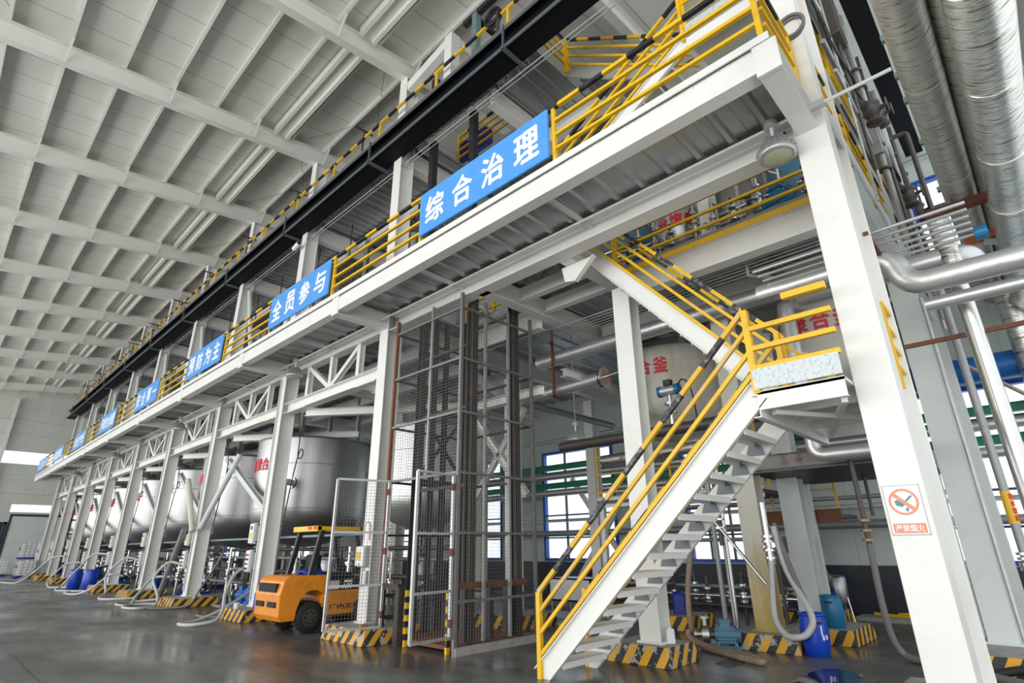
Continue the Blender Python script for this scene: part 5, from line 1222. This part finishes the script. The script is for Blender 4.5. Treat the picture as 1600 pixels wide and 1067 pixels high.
for i in range(6):
    for j in range(5): vs.append((5.95+.09*i+rr.uniform(-.02,.02), 11.85+.10*j+rr.uniform(-.02,.02), 1.105+.12*math.sin(i*.9+.4)**2*math.sin(j*.9)**2+rr.uniform(0,.05)))
cl.add(vs, [(i*5+j,(i+1)*5+j,(i+1)*5+j+1,i*5+j+1) for i in range(5) for j in range(4)], 0, True)
o = cl.build('work_cloth', BLUEP); sm = o.modifiers.new('th','SOLIDIFY'); sm.thickness = .02
tag(o, 'crumpled blue cloth lying on the orange forklift hood', 'cloth')
tag(MB().lathe([(.25,0),(.27,.3),(.22,.5),(.05,.58)],(8.2,YL(1)+.4,.2),18).build('red_drum', RED), 'red rounded drum in the shade left of the forklift', 'drum')

# ================================================================== EQUIPMENT ON THE PLATFORM
ZD = 6.89
def vessel(c, r, h, label, txt=None, m=TANKC, base=ZD, group=None, legs=True):
    o = thing('process_vessel', label, 'vessel', (c[0],c[1],base), group); z = base+.45 if legs else base
    MB().lathe([(.06,z),(r*.7,z+.12*r),(r,z+.4*r),(r,z+h-.4*r),(r*.7,z+h-.12*r),(.06,z+h)],(c[0],c[1],0),28).build('shell', m, o)
    if legs:
        for i in range(3): t = i*2.1+.4; MB().cyl((c[0]+r*.8*math.cos(t),c[1]+r*.8*math.sin(t),base),(c[0]+r*.8*math.cos(t),c[1]+r*.8*math.sin(t),z+.5*r),.04,n=8).build('leg', PIPEG, o)
    MB().cyl((c[0],c[1],z+h),(c[0],c[1],z+h+.35),.07,n=12).cyl((c[0],c[1],z+h+.1),(c[0],c[1],z+h+.14),.14,n=14).build('nozzle', CHROME, o)
    if txt:
        for i, ch_ in enumerate(txt):
            a = PI+.35+(i-(len(txt)-1)/2)*.30/r; text(ch_, (c[0]+(r+.01)*math.cos(a),c[1]+(r+.01)*math.sin(a),z+h*.5), (-math.sin(a),math.cos(a),0), (0,0,1), .25,.28, LETR, o, 'character')
    return o
vessel((9.75,4.35), .42, 1.2, 'pale vessel with red characters behind the yellow inner platform railing', '分馏罐', CLAD)
vessel((10.0,3.2), .40, 1.3, 'round steel vessel behind the yellow inner platform railing', None, STAIN)
vessel((10.2,5.6), .45, 1.6, 'blue grey vessel at the left end of the inner platform', None, CYANM)
vessel((9.9,2.1), .38, 1.2, 'slate blue vessel at the right end of the inner platform', None, CYANM)
pump('blue pump at the right end of the inner platform railing', (9.2,2.35,ZD), 1.3, TEALP, 1.3, None)
pump('blue pump at the left end of the inner platform railing', (9.2,5.1,ZD), 1.8, BLUEM, 1.2, None)
for j in range(9):
    valve('thin valve stack on the inner platform behind the yellow railing, %s from the right' % ORD[j], (9.05+.12*(j % 3),1.7+.42*j,ZD), .8+.25*(j % 3), CHROME if j % 3 else PIPED, 'valve stacks on the inner platform', j*1.1, .03)
for j in range(3):
    tag(MB().cyl((9.5+.1*j,1.3,7.5+.28*j),(9.5+.1*j,6.9,7.5+.28*j),.03+.01*j,n=8).build('steel_pipe', CHROME), 'bright lengthwise pipe over the inner platform, %s from below' % ORD[j], 'pipe', 'pipes over the inner platform')
column(9.3, 3.55, 6.89, 11.3, 'white upper column standing on the inner platform', w=.28, d=.28)
for j,(x,y) in enumerate(((9.4,2.6),(9.6,3.0),(9.5,4.8))): pipe('vertical_pipe', 'galvanised riser on the inner platform, %s from the right' % ORD[j], [(x,y,6.89),(x+.1,y,11.4)], .045, GALV)
for j,(x,y,r) in enumerate(((11.2,4.9,.2),(11.0,3.6,.14),(10.8,2.6,.18))): pipe('wrapped_pipe', 'wrapped riser deeper on the inner platform, %s from the left' % ORD[j], [(x,y,6.89),(x,y,11.4)], r, CLAD)
# risers, valves and cables outside the near end railing of the platform
for j,(x,y,r,z0,z1,m_) in enumerate(((8.4,.74,.018,6.2,11.2,GALV),(8.9,.70,.025,7.0,11.2,PIPED),(9.5,.74,.02,5.6,11.2,GALV),(10.0,.66,.05,6.2,11.2,PIPEG),(10.8,.74,.02,5.6,11.2,GALV),
                                     (11.3,.66,.03,6.0,11.2,PIPED),(11.9,.72,.03,5.6,11.2,CHROME),(12.6,.66,.05,5.6,11.2,PIPEG),(13.3,.72,.03,5.6,11.2,GALV),(14.2,.66,.055,5.0,11.2,PIPED),(15.0,.72,.04,5.0,11.2,GALV))):
    rp_ = pipe('vertical_pipe', 'riser outside the near end railing of the platform, %s from the front' % ORD[j], [(x,y,z0),(x,y,z1)], r, m_)
    if r > .045:
        for z in (7.6,8.1,9.4,9.8): MB().cyl((x,y,z-.02),(x,y,z+.02),r*2,n=12).build('flange', PIPED, rp_)
        MB().cyl((x,y,8.6),(x+.5,y+.1,8.6),r*.8,n=10).build('branch', PIPED, rp_)
pipe('elbow_pipe', 'brown upside down U pipe before the black end channel', [(13.0,.75,10.1),(13.0,.32,10.1),(13.0,.32,6.4)], .05, PIPED, .1)
for j in range(6):
    z = 7.5+.62*j
    pipe('steel_pipe', 'pipe running back outside the near end railing, %s from below' % ORD[j], [(7.7,.78-.05*(j%2),z),(15.9,.74,z)], .016+.012*(j % 3), (PIPED,GALV,PIPEG)[j % 3])
for j in range(7):
    x = 8.0+.85*j
    tag(MB().tube(curve_pts([(x,.8,9.9-.15*j),(x+.15,.72,9.0),(x+.5,.62,8.5),(x+1.0,.66,8.7),(x+1.2,.72,9.8)],6),.02,6).build('drooping_cable', CABLE), 'black drooping cable outside the near end railing, %s from the front' % ORD[j], 'cable', 'drooping cables')
for j,(x,z,sx,sz,m_) in enumerate(((8.6,9.6,.5,.9,PIPED),(9.9,7.9,.7,.8,PIPEG),(11.4,8.9,.6,.9,GREYBOX),(12.8,7.6,.8,.9,BLUED),(13.8,9.2,.7,.7,PIPED))):
    cb = thing('junction_cabinet', '%s cabinet outside the near end railing, %s from the front' % (('dark','grey','pale','blue','black')[j], ORD[j]), 'cabinet', (x+sx/2,.75,z))
    MB().box(x,x+sx,.60,.86,z,z+sz).build('body', m_, cb, bevel=.015); MB().box(x+.04,x+sx-.04,.585,.60,z+.05,z+sz-.05).build('door', m_, cb); MB().bar((x+sx/2,.70,z+sz),(x+sx/2,.78,z+sz+1.2),.05,.05).build('hanger', PIPED, cb)
for j,(x,z) in enumerate(((9.2,8.2),(10.5,9.0),(12.0,8.0),(13.4,8.3))):
    vv = thing('gate_valve', 'dark flanged valve outside the near end railing, %s from the front' % ORD[j], 'valve', (x,.55,z), 'valves outside the end railing')
    MB().lathe([(.05,-.2),(.13,-.19),(.13,-.15),(.07,-.13),(.14,0),(.07,.13),(.13,.15),(.13,.19),(.05,.2)],(x,.55,z),16).build('casing', PIPED, vv)
    MB().cyl((x,.55,z),(x-.1,.35,z),.03,n=8).tube([(x-.1+.1*math.cos(t*PI/6),.34,z+.1*math.sin(t*PI/6)) for t in range(13)],.015,6).build('handwheel', PIPED, vv)
    MB().bar((x,.55,z+.2),(x,.8,z+.5),.05,.05).build('bracket', PIPED, vv)
tag(MB().hsec((7.6,1.05,9.15),(15.9,1.05,9.15),.14,.24).build('steel_beam', GREYW), 'grey beam between platform and top deck at the near end', 'beam')
guard('guard_rail', 'yellow railing of the mid height gallery at the near end', (7.5,.98,9.28),(15.8,.98,9.28), [i/5 for i in range(6)], RH, .95)
guard('guard_rail', 'yellow railing of the top deck at the near end', (6.6,.40,11.87),(15.8,.40,11.87), [i/6 for i in range(7)], (.45,), .95)
# shallow puddles
for i,(x,y,a,b_) in enumerate(((8.45,2.55,.75,.5),(12.0,3.15,.6,.28),(8.9,4.0,.5,.2))):
    mb = MB(); mb.add([(x+a*math.cos(t*PI/14)*(1+.18*math.sin(3*t*PI/14+i)),y+b_*math.sin(t*PI/14)*(1+.2*math.cos(2*t*PI/14)),.004) for t in range(28)],[tuple(range(28))])
    tag(mb.build('puddle', PUDDLE), 'shallow dark puddle on the floor, %s' % ('at the lower edge before the blue barrel','beyond the blue barrel','by the brown stained hose')[i], 'puddle', None, 'stuff')

# along the walkway, behind the long railing
for k in range(0, 8):
    y0 = YL(k)+.3; nm = ORD[k]
    for j in range(3):
        y = y0+.9+1.45*j; x = 8.2+.9*(j % 2)
        pipe('vertical_pipe', 'upright pipe on the platform behind the walkway, %s in the %s bay' % (ORD[j], nm), [(x,y,ZD),(x,y,11.4)], (.05,.14,.07)[j], (PIPED,CLAD,PIPEG)[j])
    for j in range(3):
        z = 9.0+.8*j; lp_ = thing('steel_pipe', 'lengthwise pipe between platform and top deck, %s from below, %s bay' % (ORD[j], nm), 'pipe', (7.6+.7*j,y0+2.2,z), 'pipes between platform and top deck')
        MB().cyl((7.6+.7*j,y0-.3,z),(7.6+.7*j,y0+4.8,z),.06+.03*(j % 2),n=10).build('pipe_run', (PIPEG,CLAD,PIPED)[j], lp_)
        for yq in (y0+.8,y0+3.8): MB().bar((7.6+.7*j,yq,z),(7.6+.7*j,yq,11.74),.03,.03).build('hanger', PIPED, lp_)
    vessel((10.0,y0+2.3), .7, 1.9, 'pale vessel on the platform behind the walkway, %s bay' % nm, None, (TANKC,CLAD)[k % 2])
    valve('dark valve stack on the platform behind the walkway, near one of the %s bay' % nm, (7.7,y0+1.4,ZD), 1.3, PIPED, 'valve stacks behind the walkway', k, .05)
    valve('dark valve stack on the platform behind the walkway, far one of the %s bay' % nm, (7.9,y0+3.4,ZD), 1.5, PIPED, 'valve stacks behind the walkway', k+2, .05)
    guard('guard_rail', 'short yellow railing deep on the platform, %s bay' % nm, (7.4,y0+.6,ZD),(7.4,y0+2.2,ZD), (0,1), (.4,.75), 1.05, group='short platform railings', stripes=False, t=.04)
